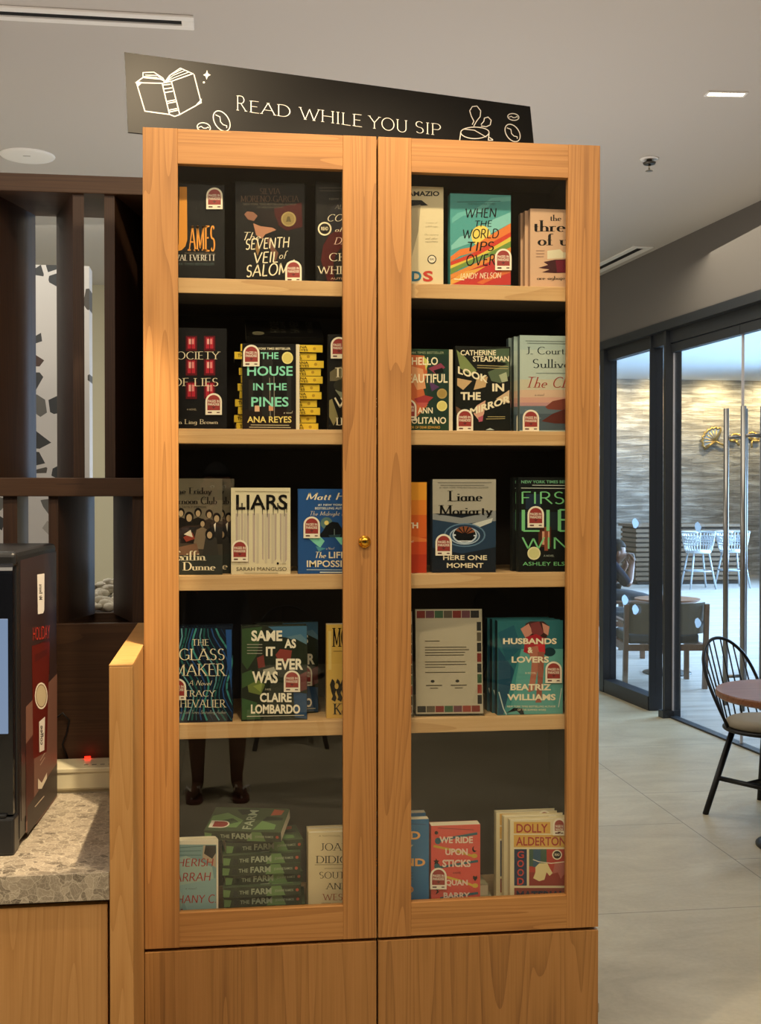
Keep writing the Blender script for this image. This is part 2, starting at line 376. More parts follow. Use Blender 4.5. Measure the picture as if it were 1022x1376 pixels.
class Flat:
    """a printed face: O + u*U + v*V, outward normal N; art is measured in photo pixels and laid on the real plane"""
    def __init__(s, O, U, N, V=None):
        s.O, s.U, s.N = Vector(O), Vector(U).normalized(), Vector(N).normalized()
        s.V = Vector(V).normalized() if V is not None else Vector((0, 0, 1))
        s.k = 0; s.cols = []; s.clip = None
    def uv(s, px, py):
        p = at(px, py, pl=(s.O, s.N)) - s.O; return p.dot(s.U), p.dot(s.V)
    def slot(s, mats, col):
        m = ink(col) if isinstance(col, str) else col
        if m not in mats: mats.append(m)
        return mats.index(m)
    def draw(s, mb, mats, art, put):
        """put(u, v, layer) -> local point of the mesh"""
        def cl(p):
            if not s.clip: return p
            a, b, c, d = s.clip; return (min(max(p[0], a), c), min(max(p[1], b), d))
        lay = 1
        for op in art:
            k = op[0]; polys = []
            if k == 'T':
                _, txt, x0, y0, x1, y1, col, sty = op[:8]; rot = op[8] if len(op) > 8 else 0
                if rot in (90, -90):   # text running up or down: fit in a swapped box
                    P = fit_text(txt, sty, 0, 0, abs(y1 - y0), abs(x1 - x0))
                    if rot == -90: polys = [[s.uv(x1 - b, y0 + a) for a, b in p] for p in P]
                    else: polys = [[s.uv(x0 + b, y1 - a) for a, b in p] for p in P]
                else:
                    P = fit_text(txt, sty, 0, 0, x1 - x0, y1 - y0)
                    tl = math.tan(R(rot)); polys = [[s.uv(x0 + a, y1 - b + tl * a) for a, b in p] for p in P]
            elif k == 'P': polys = [[cl(s.uv(*q)) for q in op[2]]]; col = op[1]
            elif k == 'E':
                _, col, cx, cy, rx, ry = op[:6]
                polys = [[cl(s.uv(cx + rx * math.cos(R(15 * q)), cy + ry * math.sin(R(15 * q)))) for q in range(24)]]
            elif k == 'Q': _, col, x0, y0, x1, y1 = op; polys = [[cl(s.uv(*q)) for q in ((x0, y0), (x1, y0), (x1, y1), (x0, y1))]]
            elif k == 'L':
                _, col, w, pts = op
                for (ax, ay), (bx, by) in zip(pts, pts[1:]):
                    l = math.hypot(bx - ax, by - ay) or 1; nx, ny = -(by - ay) / l * w / 2, (bx - ax) / l * w / 2
                    ex, ey = (bx - ax) / l * w * .3, (by - ay) / l * w * .3
                    polys.append([cl(s.uv(*q)) for q in ((ax + nx - ex, ay + ny - ey), (bx + nx + ex, by + ny + ey), (bx - nx + ex, by - ny + ey), (ax - nx - ex, ay - ny - ey))])
            mi = s.slot(mats, col)
            if s.clip and k == 'T': polys = [[cl(q) for q in p] for p in polys]
            for p in polys:
                q = [p[0]]
                for a in p[1:]:
                    if math.dist(a, q[-1]) > 1e-7: q.append(a)
                if len(q) > 2 and math.dist(q[0], q[-1]) < 1e-7: q.pop()
                if len(q) > 2: mb.face([put(a, b, lay) for a, b in q], mi)
            lay += 1
        return lay
# ------------------------------------------------------------------ setting
CEIL = 3.30
GD = Vector((math.sin(R(-4.47)), math.cos(R(-4.47)), 0)); GN = Vector((-GD.y, GD.x, 0))     # along / out of the glass partition
GP = at(805, 924, z=0)
GM = Matrix.Translation(GP) @ Matrix(((GD.x, GN.x, 0, 0), (GD.y, GN.y, 0, 0), (0, 0, 1, 0), (0, 0, 0, 1)))
def gs(px, n=0.0):                                   # how far along the partition a pixel column meets it
    return (at(px, 668, pl=(GP + GN * n, GN)) - GP).dot(GD)
def gz(px, py, n=0.0): return at(px, py, pl=(GP + GN * n, GN)).z
def gp(s, n=0): v = GP + GD * s + GN * n; return (v.x, v.y)
WALLY = 9.95
# floor tiles
m, b, N, L = nodes('floor_tile')
c1 = at(861.7, 1066, z=0)
geo = N('ShaderNodeNewGeometry'); mp = N('ShaderNodeMapping')
mp.inputs['Location'].default_value = (-c1.y, c1.x, 0); mp.inputs['Rotation'].default_value = (0, 0, 0)
sx = N('ShaderNodeSeparateXYZ'); L(geo.outputs['Position'], sx.inputs[0])
cx = N('ShaderNodeCombineXYZ'); ng = N('ShaderNodeMath', operation='MULTIPLY'); ng.inputs[1].default_value = -1
L(sx.outputs['Y'], cx.inputs[0]); L(sx.outputs['X'], ng.inputs[0]); L(ng.outputs[0], cx.inputs[1]); L(cx.outputs[0], mp.inputs[0])
bk = N('ShaderNodeTexBrick'); bk.offset = .5; bk.inputs['Scale'].default_value = 1
bk.inputs['Brick Width'].default_value = 1.125; bk.inputs['Row Height'].default_value = 1.2
bk.inputs['Mortar Size'].default_value = .003; bk.inputs['Mortar Smooth'].default_value = .3
bk.inputs['Color1'].default_value = (0, 0, 0, 1); bk.inputs['Color2'].default_value = (1, 1, 1, 1); bk.inputs['Mortar'].default_value = (.5, .5, .5, 1)
L(mp.outputs[0], bk.inputs['Vector'])
mp2 = N('ShaderNodeMapping'); mp2.inputs['Scale'].default_value = (.9, 1.7, 1); L(geo.outputs['Position'], mp2.inputs[0])
n1 = N('ShaderNodeTexNoise', i_Scale=2.2, i_Detail=6.0, i_Roughness=.6, i_Distortion=.8); L(mp2.outputs[0], n1.inputs['Vector'])
n2 = N('ShaderNodeTexNoise', i_Scale=55.0, i_Detail=2.0); L(geo.outputs['Position'], n2.inputs['Vector'])
r1 = ramp(N, [(.30, '#aca187'), (.52, '#bdb398'), (.72, '#cac1a7')]); L(n1.outputs['Fac'], r1.inputs[0])
mx = N('ShaderNodeMix', data_type='RGBA', blend_type='MULTIPLY'); mx.inputs[0].default_value = .18
L(r1.outputs[0], mx.inputs[6]); L(n2.outputs['Fac'], mx.inputs[7])
mm = N('ShaderNodeMix', data_type='RGBA'); L(bk.outputs['Fac'], mm.inputs[0]); L(mx.outputs[2], mm.inputs[6]); mm.inputs[7].default_value = lin('#7d7565')
L(mm.outputs[2], b.inputs['Base Color']); b.inputs['Roughness'].default_value = .42; b.inputs['Specular IOR Level'].default_value = .4
TILE = m
# pale plank floor in the room beyond
m, b, N, L = nodes('plank_floor'); geo = N('ShaderNodeNewGeometry')
mp = N('ShaderNodeMapping'); mp.inputs['Scale'].default_value = (.6, 7, 1); L(geo.outputs['Position'], mp.inputs[0])
n1 = N('ShaderNodeTexNoise', i_Scale=1.6, i_Detail=5.0, i_Roughness=.62); L(mp.outputs[0], n1.inputs['Vector'])
r1 = ramp(N, [(.3, '#9d948c'), (.55, '#b9b1a9'), (.75, '#cbc5be')]); L(n1.outputs['Fac'], r1.inputs[0]); L(r1.outputs[0], b.inputs['Base Color'])
b.inputs['Roughness'].default_value = .38; PLANK = m
CEILM = mat('ceiling_paint', '#cbc5be', .9, spec=.2); WALLM = mat('grey_wall_paint', '#76726e', .85, spec=.2)
PLAINW = mat('cream_wall_paint', '#b8b29b', .85, spec=.2); CEIL2 = mat('white_ceiling_paint', '#cfd3d6', .9, spec=.2)
FRAME = mat('charcoal_metal', '#34383e', .42, .3)
STEEL = mat('brushed_steel', '#8e8d8c', .3, .9); BLACKM = mat('black_metal', '#16171a', .42, .2)
# stacked slate wall
m, b, N, L = nodes('stacked_stone'); geo = N('ShaderNodeNewGeometry')
sx = N('ShaderNodeSeparateXYZ'); L(geo.outputs['Position'], sx.inputs[0]); cx = N('ShaderNodeCombineXYZ'); L(sx.outputs['X'], cx.inputs[0]); L(sx.outputs['Z'], cx.inputs[1])
bk = N('ShaderNodeTexBrick'); bk.offset = .37; bk.inputs['Scale'].default_value = 1; bk.inputs['Brick Width'].default_value = .62; bk.inputs['Row Height'].default_value = .085
bk.inputs['Mortar Size'].default_value = .006; bk.inputs['Mortar Smooth'].default_value = .4; bk.inputs['Color1'].default_value = lin('#625b53'); bk.inputs['Color2'].default_value = lin('#a39c92'); bk.inputs['Mortar'].default_value = lin('#5c5650')
L(cx.outputs[0], bk.inputs['Vector'])
mp = N('ShaderNodeMapping'); mp.inputs['Scale'].default_value = (.8, 6, 1); L(cx.outputs[0], mp.inputs[0])
n1 = N('ShaderNodeTexNoise', i_Scale=2.0, i_Detail=7.0, i_Roughness=.7, i_Distortion=.5); L(mp.outputs[0], n1.inputs['Vector'])
r1 = ramp(N, [(.32, '#565049'), (.5, '#9a938a'), (.64, '#e0dad0')]); L(n1.outputs['Fac'], r1.inputs[0])
mx = N('ShaderNodeMix', data_type='RGBA'); mx.inputs[0].default_value = .55; L(bk.outputs['Color'], mx.inputs[6]); L(r1.outputs[0], mx.inputs[7]); L(mx.outputs[2], b.inputs['Base Color'])
bp = N('ShaderNodeBump', i_Strength=.8, i_Distance=.05); L(n1.outputs['Fac'], bp.inputs['Height']); L(bp.outputs[0], b.inputs['Normal']); b.inputs['Roughness'].default_value = .8
STONEW = m
# terrazzo wall: white ground with big angular chips
m, b, N, L = nodes('terrazzo_wall'); geo = N('ShaderNodeNewGeometry')
sx = N('ShaderNodeSeparateXYZ'); L(geo.outputs['Position'], sx.inputs[0]); cx = N('ShaderNodeCombineXYZ'); L(sx.outputs['X'], cx.inputs[0]); L(sx.outputs['Z'], cx.inputs[1])
vo = N('ShaderNodeTexVoronoi', voronoi_dimensions='2D', feature='DISTANCE_TO_EDGE', i_Scale=13.0); vc = N('ShaderNodeTexVoronoi', voronoi_dimensions='2D', i_Scale=13.0)
for v in (vo, vc): L(cx.outputs[0], v.inputs['Vector'])
se = N('ShaderNodeSeparateColor'); L(vc.outputs['Color'], se.inputs[0])
lm = N('ShaderNodeMath', operation='MULTIPLY_ADD'); L(se.outputs[1], lm.inputs[0]); lm.inputs[1].default_value = .14; lm.inputs[2].default_value = .06
g1 = N('ShaderNodeMath', operation='GREATER_THAN'); L(vo.outputs['Distance'], g1.inputs[0]); L(lm.outputs[0], g1.inputs[1])
g2 = N('ShaderNodeMath', operation='GREATER_THAN'); L(se.outputs[0], g2.inputs[0]); g2.inputs[1].default_value = .40
an = N('ShaderNodeMath', operation='MULTIPLY'); L(g1.outputs[0], an.inputs[0]); L(g2.outputs[0], an.inputs[1])
rc = ramp(N, [(0, '#3d4042'), (.45, '#55524d'), (.6, '#4b3a34'), (.75, '#6a6a66'), (.9, '#a7a49d')]); rc.color_ramp.interpolation = 'CONSTANT'; L(se.outputs[2], rc.inputs[0])
mx = N('ShaderNodeMix', data_type='RGBA'); L(an.outputs[0], mx.inputs[0]); mx.inputs[6].default_value = lin('#cfcdc9'); L(rc.outputs[0], mx.inputs[7]); L(mx.outputs[2], b.inputs['Base Color'])
b.inputs['Roughness'].default_value = .5; TERR = m
# brown breccia stone of the worktop
m, b, N, L = nodes('speckled_stone'); tc = N('ShaderNodeTexCoord')
n1 = N('ShaderNodeTexNoise', i_Scale=14.0, i_Detail=4.0, i_Distortion=1.2); L(tc.outputs['Object'], n1.inputs['Vector'])
va = N('ShaderNodeVectorMath', operation='MULTIPLY_ADD'); L(n1.outputs['Color'], va.inputs[0]); va.inputs[1].default_value = (.05, .05, .05); L(tc.outputs['Object'], va.inputs[2])
v1 = N('ShaderNodeTexVoronoi', feature='DISTANCE_TO_EDGE', i_Scale=46.0); v2 = N('ShaderNodeTexVoronoi', i_Scale=46.0); v3 = N('ShaderNodeTexVoronoi', feature='DISTANCE_TO_EDGE', i_Scale=120.0)
for v in (v1, v2, v3): L(va.outputs[0], v.inputs['Vector'])
se = N('ShaderNodeSeparateColor'); L(v2.outputs['Color'], se.inputs[0])
r1 = ramp(N, [(0, '#7d7364'), (.4, '#978c7b'), (.75, '#ab9f8c'), (1, '#60574b')]); L(se.outputs[0], r1.inputs[0])
r2 = ramp(N, [(0, (.75, .75, .75, 1)), (.06, (0, 0, 0, 1))]); L(v1.outputs['Distance'], r2.inputs[0])
r3 = ramp(N, [(0, (.4, .4, .4, 1)), (.1, (0, 0, 0, 1))]); L(v3.outputs['Distance'], r3.inputs[0])
ad = N('ShaderNodeMath', operation='MAXIMUM'); L(r2.outputs[0], ad.inputs[0]); L(r3.outputs[0], ad.inputs[1])
mx = N('ShaderNodeMix', data_type='RGBA'); L(ad.outputs[0], mx.inputs[0]); L(r1.outputs[0], mx.inputs[6]); mx.inputs[7].default_value = lin('#d2c8b4'); L(mx.outputs[2], b.inputs['Base Color'])
b.inputs['Roughness'].default_value = .3; STONE = m

gA, gB = gp(WALLY + 2 - GP.y), gp(-14.5)
o = MB().extrude([(-5, -5, 0), (gB[0], -5, 0), (*gB, 0), (*gA, 0), (-5, gA[1], 0)], (0, 0, -.1)).build('floor', TILE); struct(o)
o = MB().extrude([(*gA, 0), (*gB, 0), (18, gB[1], 0), (18, 23, 0), (-3, 23, 0), (-3, gA[1], 0)], (0, 0, -.1)).build('floor', PLANK); struct(o)
o = MB().extrude([(-5, -5, CEIL), (gB[0], -5, CEIL), (*gB, CEIL), (*gA, CEIL), (-5, gA[1], CEIL)], (0, 0, .1)).build('ceiling', CEILM); struct(o)
STY_ = 22.0
CEILB = at(960, 511, y=STY_).z
o = MB().extrude([(*gA, CEILB), (*gB, CEILB), (18, gB[1], CEILB), (18, 23, CEILB), (-3, 23, CEILB), (-3, gA[1], CEILB)], (0, 0, .1)).build('ceiling', CEIL2); struct(o)
o = MB().box(-3, STY_, 0, 18, STY_ + .3, CEILB).build('wall_back', STONEW); struct(o)
o = MB().box(-5, WALLY, 0, gp(WALLY - GP.y)[0] - .02, WALLY + .15, CEIL).build('wall_left', PLAINW); struct(o)
TW = 5.2
tz = at(60, 356, y=TW).z; tx = at(120, 500, y=TW).x
o = MB().box(-3.2, TW, 0, tx, TW + .12, tz).build('wall_terrazzo', TERR); struct(o)
o = MB().box(-5, -5.15, 0, 6, -5, CEIL).build('wall_rear', mat('taupe_wall_paint', '#4d463d', .85, spec=.2)); struct(o)
HZ = gz(805.5, 460.7, .07)
o = MB().box(-9, -.07, HZ, .6, .07, CEILB, M=GM).build('wall_right', WALLM); struct(o)
# partition: header, side window, two door leaves
o = MB().box(-9, -.08, HZ - .062, .3, .085, HZ, M=GM).box(-9, -.03, HZ - .15, .3, .03, HZ - .062, M=GM).build('trim_1', FRAME); struct(o)
LOWZ = gz(805, 911, .06)
sA1, sA0 = gs(805, .06), gs(828, -.05); sB1, sB0 = gs(873, .05), gs(889, -.05); sC1, sC0 = gs(890.5, .06), gs(915, -.06)
win = struct(MB().box(sA0, -.05, 0, sA1, .06, HZ - .06, M=GM).box(sB0, -.05, 0, sB1, .05, HZ - .06, M=GM).box(sB0, -.05, 0, sA1, .055, LOWZ, M=GM).build('window_1', FRAME))
MB().box(sB1, -.005, LOWZ, sA0, .005, HZ - .15, M=GM).build('window_pane', PGLASS, win)
m, b, N, L = nodes('frosted_decal'); tl_ = N('ShaderNodeBsdfTranslucent'); tl_.inputs[0].default_value = lin('#dfe8ef'); mx = N('ShaderNodeMixShader'); mx.inputs[0].default_value = .7
b.inputs['Base Color'].default_value = lin('#c4d0da'); L(b.outputs[0], mx.inputs[1]); L(tl_.outputs[0], mx.inputs[2]); L(mx.outputs[0], m.node_tree.nodes['Material Output'].inputs['Surface']); DECAL = m
def decal(px, py, parent):
    def q(dx, dy): return at(px + dx, py + dy, pl=(GP + GN * .007, GN))
    pts = [(-4, -1), (-3, -5), (0, -7), (3, -4), (5, 0), (4, 4), (1, 7), (-2, 6)]
    MB().extrude([q(*p) for p in pts], GN * .001).build('leaf_decal', DECAL, parent)
decal(853, 703, win); decal(853, 819, win); decal(839, 806, win)
o = MB().box(sC0, -.06, 0, sC1, .06, HZ - .06, M=GM).box(sC0 + .05, .0, .0, sC1 - .06, .085, .05, M=GM).build('trim_2', FRAME); struct(o)
sS = gs(997, 0)
def leaf(s0, s1, nm):
    d = struct(MB().box(s0 + .002, -.022, HZ - .215, s1 - .002, .022, HZ - .155, M=GM).box(s0 + .002, -.03, .002, s1 - .002, .03, .012, M=GM).build(nm, FRAME))
    MB().box(s0 + .003, -.006, .012, s1 - .003, .006, HZ - .215, M=GM).build('door_pane', PGLASS, d)
    for s_ in (s0 + .0025, s1 - .0065): MB().box(s_, -.0065, .013, s_ + .004, .0065, HZ - .216, M=GM).build('edge_seal', mat('pale_edge_seal', '#c9c4c6', .4), d)
    return d
d1 = leaf(sS, sC0, 'door_1'); d2 = leaf(sS - (sC0 - sS), sS, 'door_2')
decal(937, 708, d1); decal(937, 837, d1)
def pull(px_near, parent):
    s = gs(px_near, .065); zt, zb = gz(995, 548), .24
    mb = MB()
    for n in (.065, -.065): mb.tube([GM @ Vector((s, n, zb)), GM @ Vector((s, n, zt))], .0165, 0, 12)
    for z in (zt - .18, zb + .18): mb.tube([GM @ Vector((s, -.065, z)), GM @ Vector((s, .065, z))], .011, 0, 10)
    mb.build('pull_handle', STEEL, parent)
pull(975, d1); pull(998, d2)
o = MB().box(-9, -.03, .0005, sC0, .03, .004, M=GM).build('trim_3', BLACKM); struct(o)

# ------------------------------------------------------------------ bookcase
D = 2.9; BX0, BX1 = -.195, .949; BW = BX1 - BX0; BZ1 = EYE + .8936; BZ0 = EYE - 1.105
FY = D + .03                                          # front of carcass and shelves
BB = D + .40
case = thing('display_bookcase', 'tall light oak bookcase with two glazed doors full of books', 'bookcase', ((BX0 + BX1) / 2, D + .2, 0))
CL = case.location.copy()
mb = MB(); t = .02
mb.box(BX0 + .002, FY - .003, .0, BX0 + t, BB, BZ1); mb.box(BX1 - t, FY - .003, .0, BX1 - .002, BB, BZ1)
mb.box(BX0 + .002, FY - .003, BZ1 - t, BX1 - .002, BB, BZ1 - .0005, 0)
mb.build('carcass', OAKV, case, CL)
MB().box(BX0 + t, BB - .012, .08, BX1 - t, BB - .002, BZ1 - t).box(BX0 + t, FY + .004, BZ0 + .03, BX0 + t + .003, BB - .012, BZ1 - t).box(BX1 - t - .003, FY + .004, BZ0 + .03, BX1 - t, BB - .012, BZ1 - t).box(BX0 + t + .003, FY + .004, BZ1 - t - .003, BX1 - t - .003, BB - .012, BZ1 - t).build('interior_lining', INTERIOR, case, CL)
SHZ = []
for l_, r_ in ((375.5, 383.5), (576.5, 579), (773, 770), (970, 964)):
    z = (at(350, l_, y=FY).z + at(657, r_, y=FY).z) / 2; SHZ.append(z)
    MB().box(BX0 + t + .003, FY, z - .037, BX1 - t - .003, BB - .012, z, bev=.0012).box(BX0 + t + .004, FY + .004, z - .0385, BX1 - t - .004, BB - .013, z - .0371, 1).build('shelf', [SHELFW, INTERIOR], case, CL)  # second box: dark sheet putting the underside shade into the colour
SHZ.append(BZ0 + .02)
MB().box(BX0 + t, FY, BZ0 - .01, BX1 - t, BB - .012, BZ0 + .02).build('bottom_board', SHELFW, case, CL)
MB().box(BX0 + .02, D + .05, 0, BX1 - .02, BB - .02, .09).build('plinth', DARKH, case, CL)
st, rl, MID = .0835, .0845, (BX0 + BX1) / 2
for x0, x1, lock in ((BX0, MID - .0022, 1), (MID + .0022, BX1, 0)):
    mb = MB()
    mb.box(x0, D, BZ0, x0 + st, D + .024, BZ1, 0, .0012); mb.box(x1 - st, D, BZ0, x1, D + .024, BZ1, 0, .0012)
    mb.box(x0 + st, D + .0005, BZ1 - rl, x1 - st, D + .0235, BZ1 - .0005, 1, .0008); mb.box(x0 + st, D + .0005, BZ0 + .0005, x1 - st, D + .0235, BZ0 + rl, 1, .0008)
    d = mb.build('glazed_door', [OAKV, OAKH], case, CL)
    MB().box(x0 + st - .004, D + .010, BZ0 + rl - .004, x1 - st + .004, D + .014, BZ1 - rl + .004).build('glass_pane', GLASS, d, CL)
    if lock:
        k = at(489.5, 728, y=D); M = Matrix.Translation(k) @ Matrix.Rotation(R(90), 4, 'X')
        BRASS = mat('polished_brass', '#d8a53c', .18, 1)
        lk = MB().lathe([(.0155, -.002), (.0155, .003), (.014, .0055), (.0105, .0065), (.010, .012), (.0085, .0135), (.0001, .0137)], 0, 28, M=M).box(-.0011, -.0035, .0136, .0011, .0035, .0140, 1, M=M).build('lock', [BRASS, BLACKM], d, CL)
zd = BZ0 - .008
for x0, x1 in ((BX0, MID - .0022), (MID + .0022, BX1)):
    MB().box(x0, D, .10, x1, D + .022, zd, 0, .0012).build('lower_door', OAKD, case, CL)
hk = at(802, 1353, y=D + .01)
MB().box(BX1 - .0005, D + .004, hk.z - .012, BX1 + .004, D + .02, hk.z + .012, 0, .001).build('hinge_cap', mat('dull_nickel', '#a8a196', .35, .9), case, CL)

# sign on top
bl = at(172, 177.5, z=BZ1 + .0008); tl = at(167, 70, y=bl.y + .035); tr = at(712, 143, z=tl.z); br = bl + (tr - tl)
U = (tr - tl).normalized(); V = (tl - bl); NN = U.cross(V).normalized()
if NN.y > 0: NN = -NN
SIGN = mat('black_sign_board', '#0e0c0a', .45, 0, .25)
WH = mat('sign_white', '#fffdf4', .5)
f = Flat(bl, U, NN); f.V = NN.cross(U) if NN.cross(U).z > 0 else -NN.cross(U)
mb = MB(); mats = [SIGN]
mb.extrude([bl, br, tr, tl], -NN * .005)
cw = WH
art = [('T', 'R', 317.5, 128, 332, 148.5, cw, 'h', 7.3), ('T', 'EAD', 335, 135, 390, 151, cw, 'h', 7.3),
       ('T', 'WHILE', 401, 143.5, 486, 160, cw, 'h', 7.3), ('T', 'YOU', 494, 155, 547, 172, cw, 'h', 7.3), ('T', 'SIP', 558, 162.5, 592, 178.5, cw, 'h', 7.3)]
def pz(pts, ox=150, oy=50, k=330 / 1022): return [(ox + x * k, oy + y * k) for x, y in pts]
W_ = 1.5
for w, pts in ((W_, [(103, 190), (138, 308), (240, 322), (262, 330), (283, 322), (372, 273), (342, 156)]), (W_, [(103, 190), (210, 192), (240, 322)]), (W_, [(210, 192), (248, 184), (283, 322)]),
        (W_, [(248, 184), (338, 152)]), (W_, [(100, 190), (130, 168), (210, 176), (222, 188)]), (1.2, [(130, 168), (130, 148), (175, 146), (212, 170), (222, 186), (240, 160), (285, 129), (332, 150)]),
        (1.0, [(140, 158), (190, 160), (222, 186)]), (1.0, [(228, 184), (255, 160), (305, 139)]), (1.0, [(226, 186), (262, 168), (320, 146)]), (1.0, [(232, 180), (245, 158), (290, 135)]), (1.0, [(134, 164), (185, 168), (215, 182)]),
        (W_, [(214, 200), (244, 196)]), (W_, [(218, 216), (248, 212)]), (W_, [(222, 231), (252, 226)]), (W_, [(230, 268), (262, 262)]), (W_, [(233, 276), (264, 270)]), (W_, [(240, 304), (270, 298)]), (W_, [(242, 312), (274, 305)]),
        (1.0, [(342, 156), (372, 273)]), (1.0, [(352, 282), (371, 262)])):
    art.append(('L', cw, w, pz(pts)))
art.append(('P', cw, pz([(103, 184), (128, 188), (108, 208)]))); art.append(('P', cw, pz([(374, 256), (372, 276), (352, 284)])))
art.append(('P', cw, pz([(396, 138), (400, 152), (411, 158), (400, 164), (394, 178), (390, 164), (380, 158), (391, 152)]))); art.append(('E', cw, *pz([(383, 189)])[0], 1.4, 1.4))
def bean(cx, cy, rx, ry, a):
    ca, sa = math.cos(R(a)), math.sin(R(a)); w = lambda x, y: (cx + x * ca - y * sa, cy + x * sa + y * ca)
    art.append(('L', cw, 1.3, [w(rx * math.cos(R(q)), ry * math.sin(R(q))) for q in range(0, 375, 15)]))
    art.append(('L', cw, 1.1, [w(rx * x, ry * y) for x, y in ((-.75, .25), (-.4, -.1), (0, .2), (.35, .1), (.6, -.25), (.75, -.1))]))
bean(297.5, 163, 15, 9.5, 58); bean(273.5, 171.5, 9, 6, 12); bean(689, 157.5, 7.5, 4.5, 8); bean(688, 179, 13, 8.5, 55)
k2 = 360 / 1022
def p2(pts): return pz(pts, 450, 100, k2)
art.append(('L', cw, 1.2, p2([(478 + 54 - 54 * math.cos(R(q)), 222 + 0 + (-20 if q < 180 else 24) * abs(math.sin(R(q)))) for q in range(0, 361, 15)])))
art += [('L', cw, 1.2, p2([(478, 222), (474, 252)])), ('L', cw, 1.2, p2([(586, 225), (583, 252), (600, 252)])), ('L', cw, 1.2, p2([(588, 242), (600, 250)])),
        ('L', cw, 1.0, p2([(490, 210), (530, 214), (575, 240)])),
        ('L', cw, 1.2, p2([(522, 192), (528, 180), (518, 160), (512, 140), (522, 124), (540, 122), (554, 140), (552, 162), (538, 180), (528, 198)])),
        ('L', cw, 1.2, p2([(556, 192), (566, 180), (568, 168), (582, 164), (594, 176), (590, 194), (575, 201), (556, 198)]))]
f.draw(mb, mats, art, lambda a, b_, l: f.O + f.U * a + f.V * b_ + NN * (.0003 + l * .00004))
sg = mb.build('sign_board', mats, None, (bl + br) / 2, recalc=False)
tag(sg, 'long black sign board with white lettering and drawings, on top of the bookcase', 'sign')
# ------------------------------------------------------------------ books
PAGE = mat('book_paper', '#e3d6b8', .8, spec=.2)
STK_R, STK_W, STK_D = mat('sticker_red', '#98332d', .45), mat('sticker_white', '#f3ead2', .5), mat('sticker_dark', '#5b2522', .5)
def sticker(parent, fl, put, px, py, w=22, h=29, N_=None):
    """arched label: white rim, red field with two lines of words, white foot"""
    mb = MB(); lo = fl.uv(px, py + h / 2)[1]
    if lo < .0006: py -= (.0006 - lo) * 545
    def arch(x0, x1, y0, y1): 
        r = (x1 - x0) / 2; return [(x0, y1), (x1, y1), (x1, y0 + r)] + [((x0 + x1) / 2 + r * math.cos(R(q)), y0 + r - r * math.sin(R(q))) for q in range(15, 180, 15)] + [(x0, y0 + r)]
    x0, x1, y0, y1 = px - w / 2, px + w / 2, py - h / 2, py + h / 2
    A = [fl.uv(*p) for p in arch(x0, x1, y0, y1)]
    a = [mb.bm.verts.new(put(u, v, 20)) for u, v in A]; b = [mb.bm.verts.new(put(u, v, 28)) for u, v in A]
    n = len(a); mb._m([mb.bm.faces.new(b)] + [mb.bm.faces.new((a[i], a[(i + 1) % n], b[(i + 1) % n], b[i])) for i in range(n)], 0)
    mb.face([put(*fl.uv(*p), 32) for p in arch(x0 + 2.4, x1 - 2.4, y0 + 2.4, y1 - 6)], 1)
    mats = [STK_W, STK_R]
    art = [('T', 'PAGES IN', x0 + 3.4, y0 + 9.0, x1 - 3.4, y0 + 12.4, STK_W, 'b'), ('T', 'PARADISE', x0 + 3.4, y0 + 13.2, x1 - 3.4, y0 + 16.6, STK_W, 'b'),
           ('P', STK_D, [(px - 2.5, y0 + 18), (px + 2.5, y0 + 18), (px, y0 + 21)]), ('Q', STK_D, x0 + 3, y1 - 4, x0 + 8.5, y1 - 2.2), ('Q', STK_D, x1 - 7, y1 - 3.8, x1 - 3, y1 - 2.4)]
    fl.draw(mb, mats, art, lambda u, v, l: put(u, v, 34 + l)); 
    return mb.build('sticker', mats, parent, recalc=False)
def book(label, box, row, t, bg, art, stick=None, dy=.06, hard=True, spine=None, rot=0, page_out=0, cat='book', group=None, name=None, stw=None):
    x0, y0, x1, y1 = box; z0 = SHZ[row] + .0004; yb = D + dy
    a = at(x0, y1, y=yb); b = at(x1, y0, y=yb); a.x = max(a.x, BX0 + .027); b.x = min(b.x, BX1 - .027); w = b.x - a.x; h = b.z - z0
    if rot: w /= math.cos(R(rot))
    O = Vector(((a.x + b.x) / 2, yb, z0)); c_, s_ = math.cos(R(rot)), math.sin(R(rot))
    tg = thing(name or ('hardcover_book' if hard else 'paperback_book'), label, cat, O, (0, 0, R(rot)), group)
    fl = Flat(O, (c_, s_, 0), (s_, -c_, 0)); fl.clip = (-w / 2, 0, w / 2, h)
    bt, ins = (.0028, .003) if hard else (.0006, .0002)
    mats = [ink(bg)]; sp = fl.slot(mats, spine or bg)
    mb = MB(); mb.box(-w / 2, 0, 0, w / 2, bt, h, 0); mb.box(-w / 2, t - bt, 0, w / 2, t, h, 0); mb.box(-w / 2, bt, 0, -w / 2 + bt, t - bt, h, sp)
    bmesh.ops.recalc_face_normals(mb.bm, faces=mb.bm.faces[:])
    put = lambda u, v, l: (u, -.0002 - l * .00004, v)
    fl.draw(mb, mats, art, put)
    mb.build('cover', mats, tg, recalc=False)
    MB().box(-w / 2 + bt + .0004, bt + .0003, ins, w / 2 - ins + page_out, t - bt - .0003, h - ins).build('page_block', PAGE, tg)
    if stick: sticker(tg, fl, lambda u, v, l: put(u, v, l + 60), *stick)
    return tg
def behind(src, label, dx, dy, dz=0, dr=0):
    l = src.location; r = src.rotation_euler
    return copy_thing(src, (l.x + dx, l.y + dy, l.z + dz), (r.x, r.y, r.z + R(dr)), label)
T, P, E, Q, L_ = 'T', 'P', 'E', 'Q', 'L'
CREAM = '#f2e6c4'
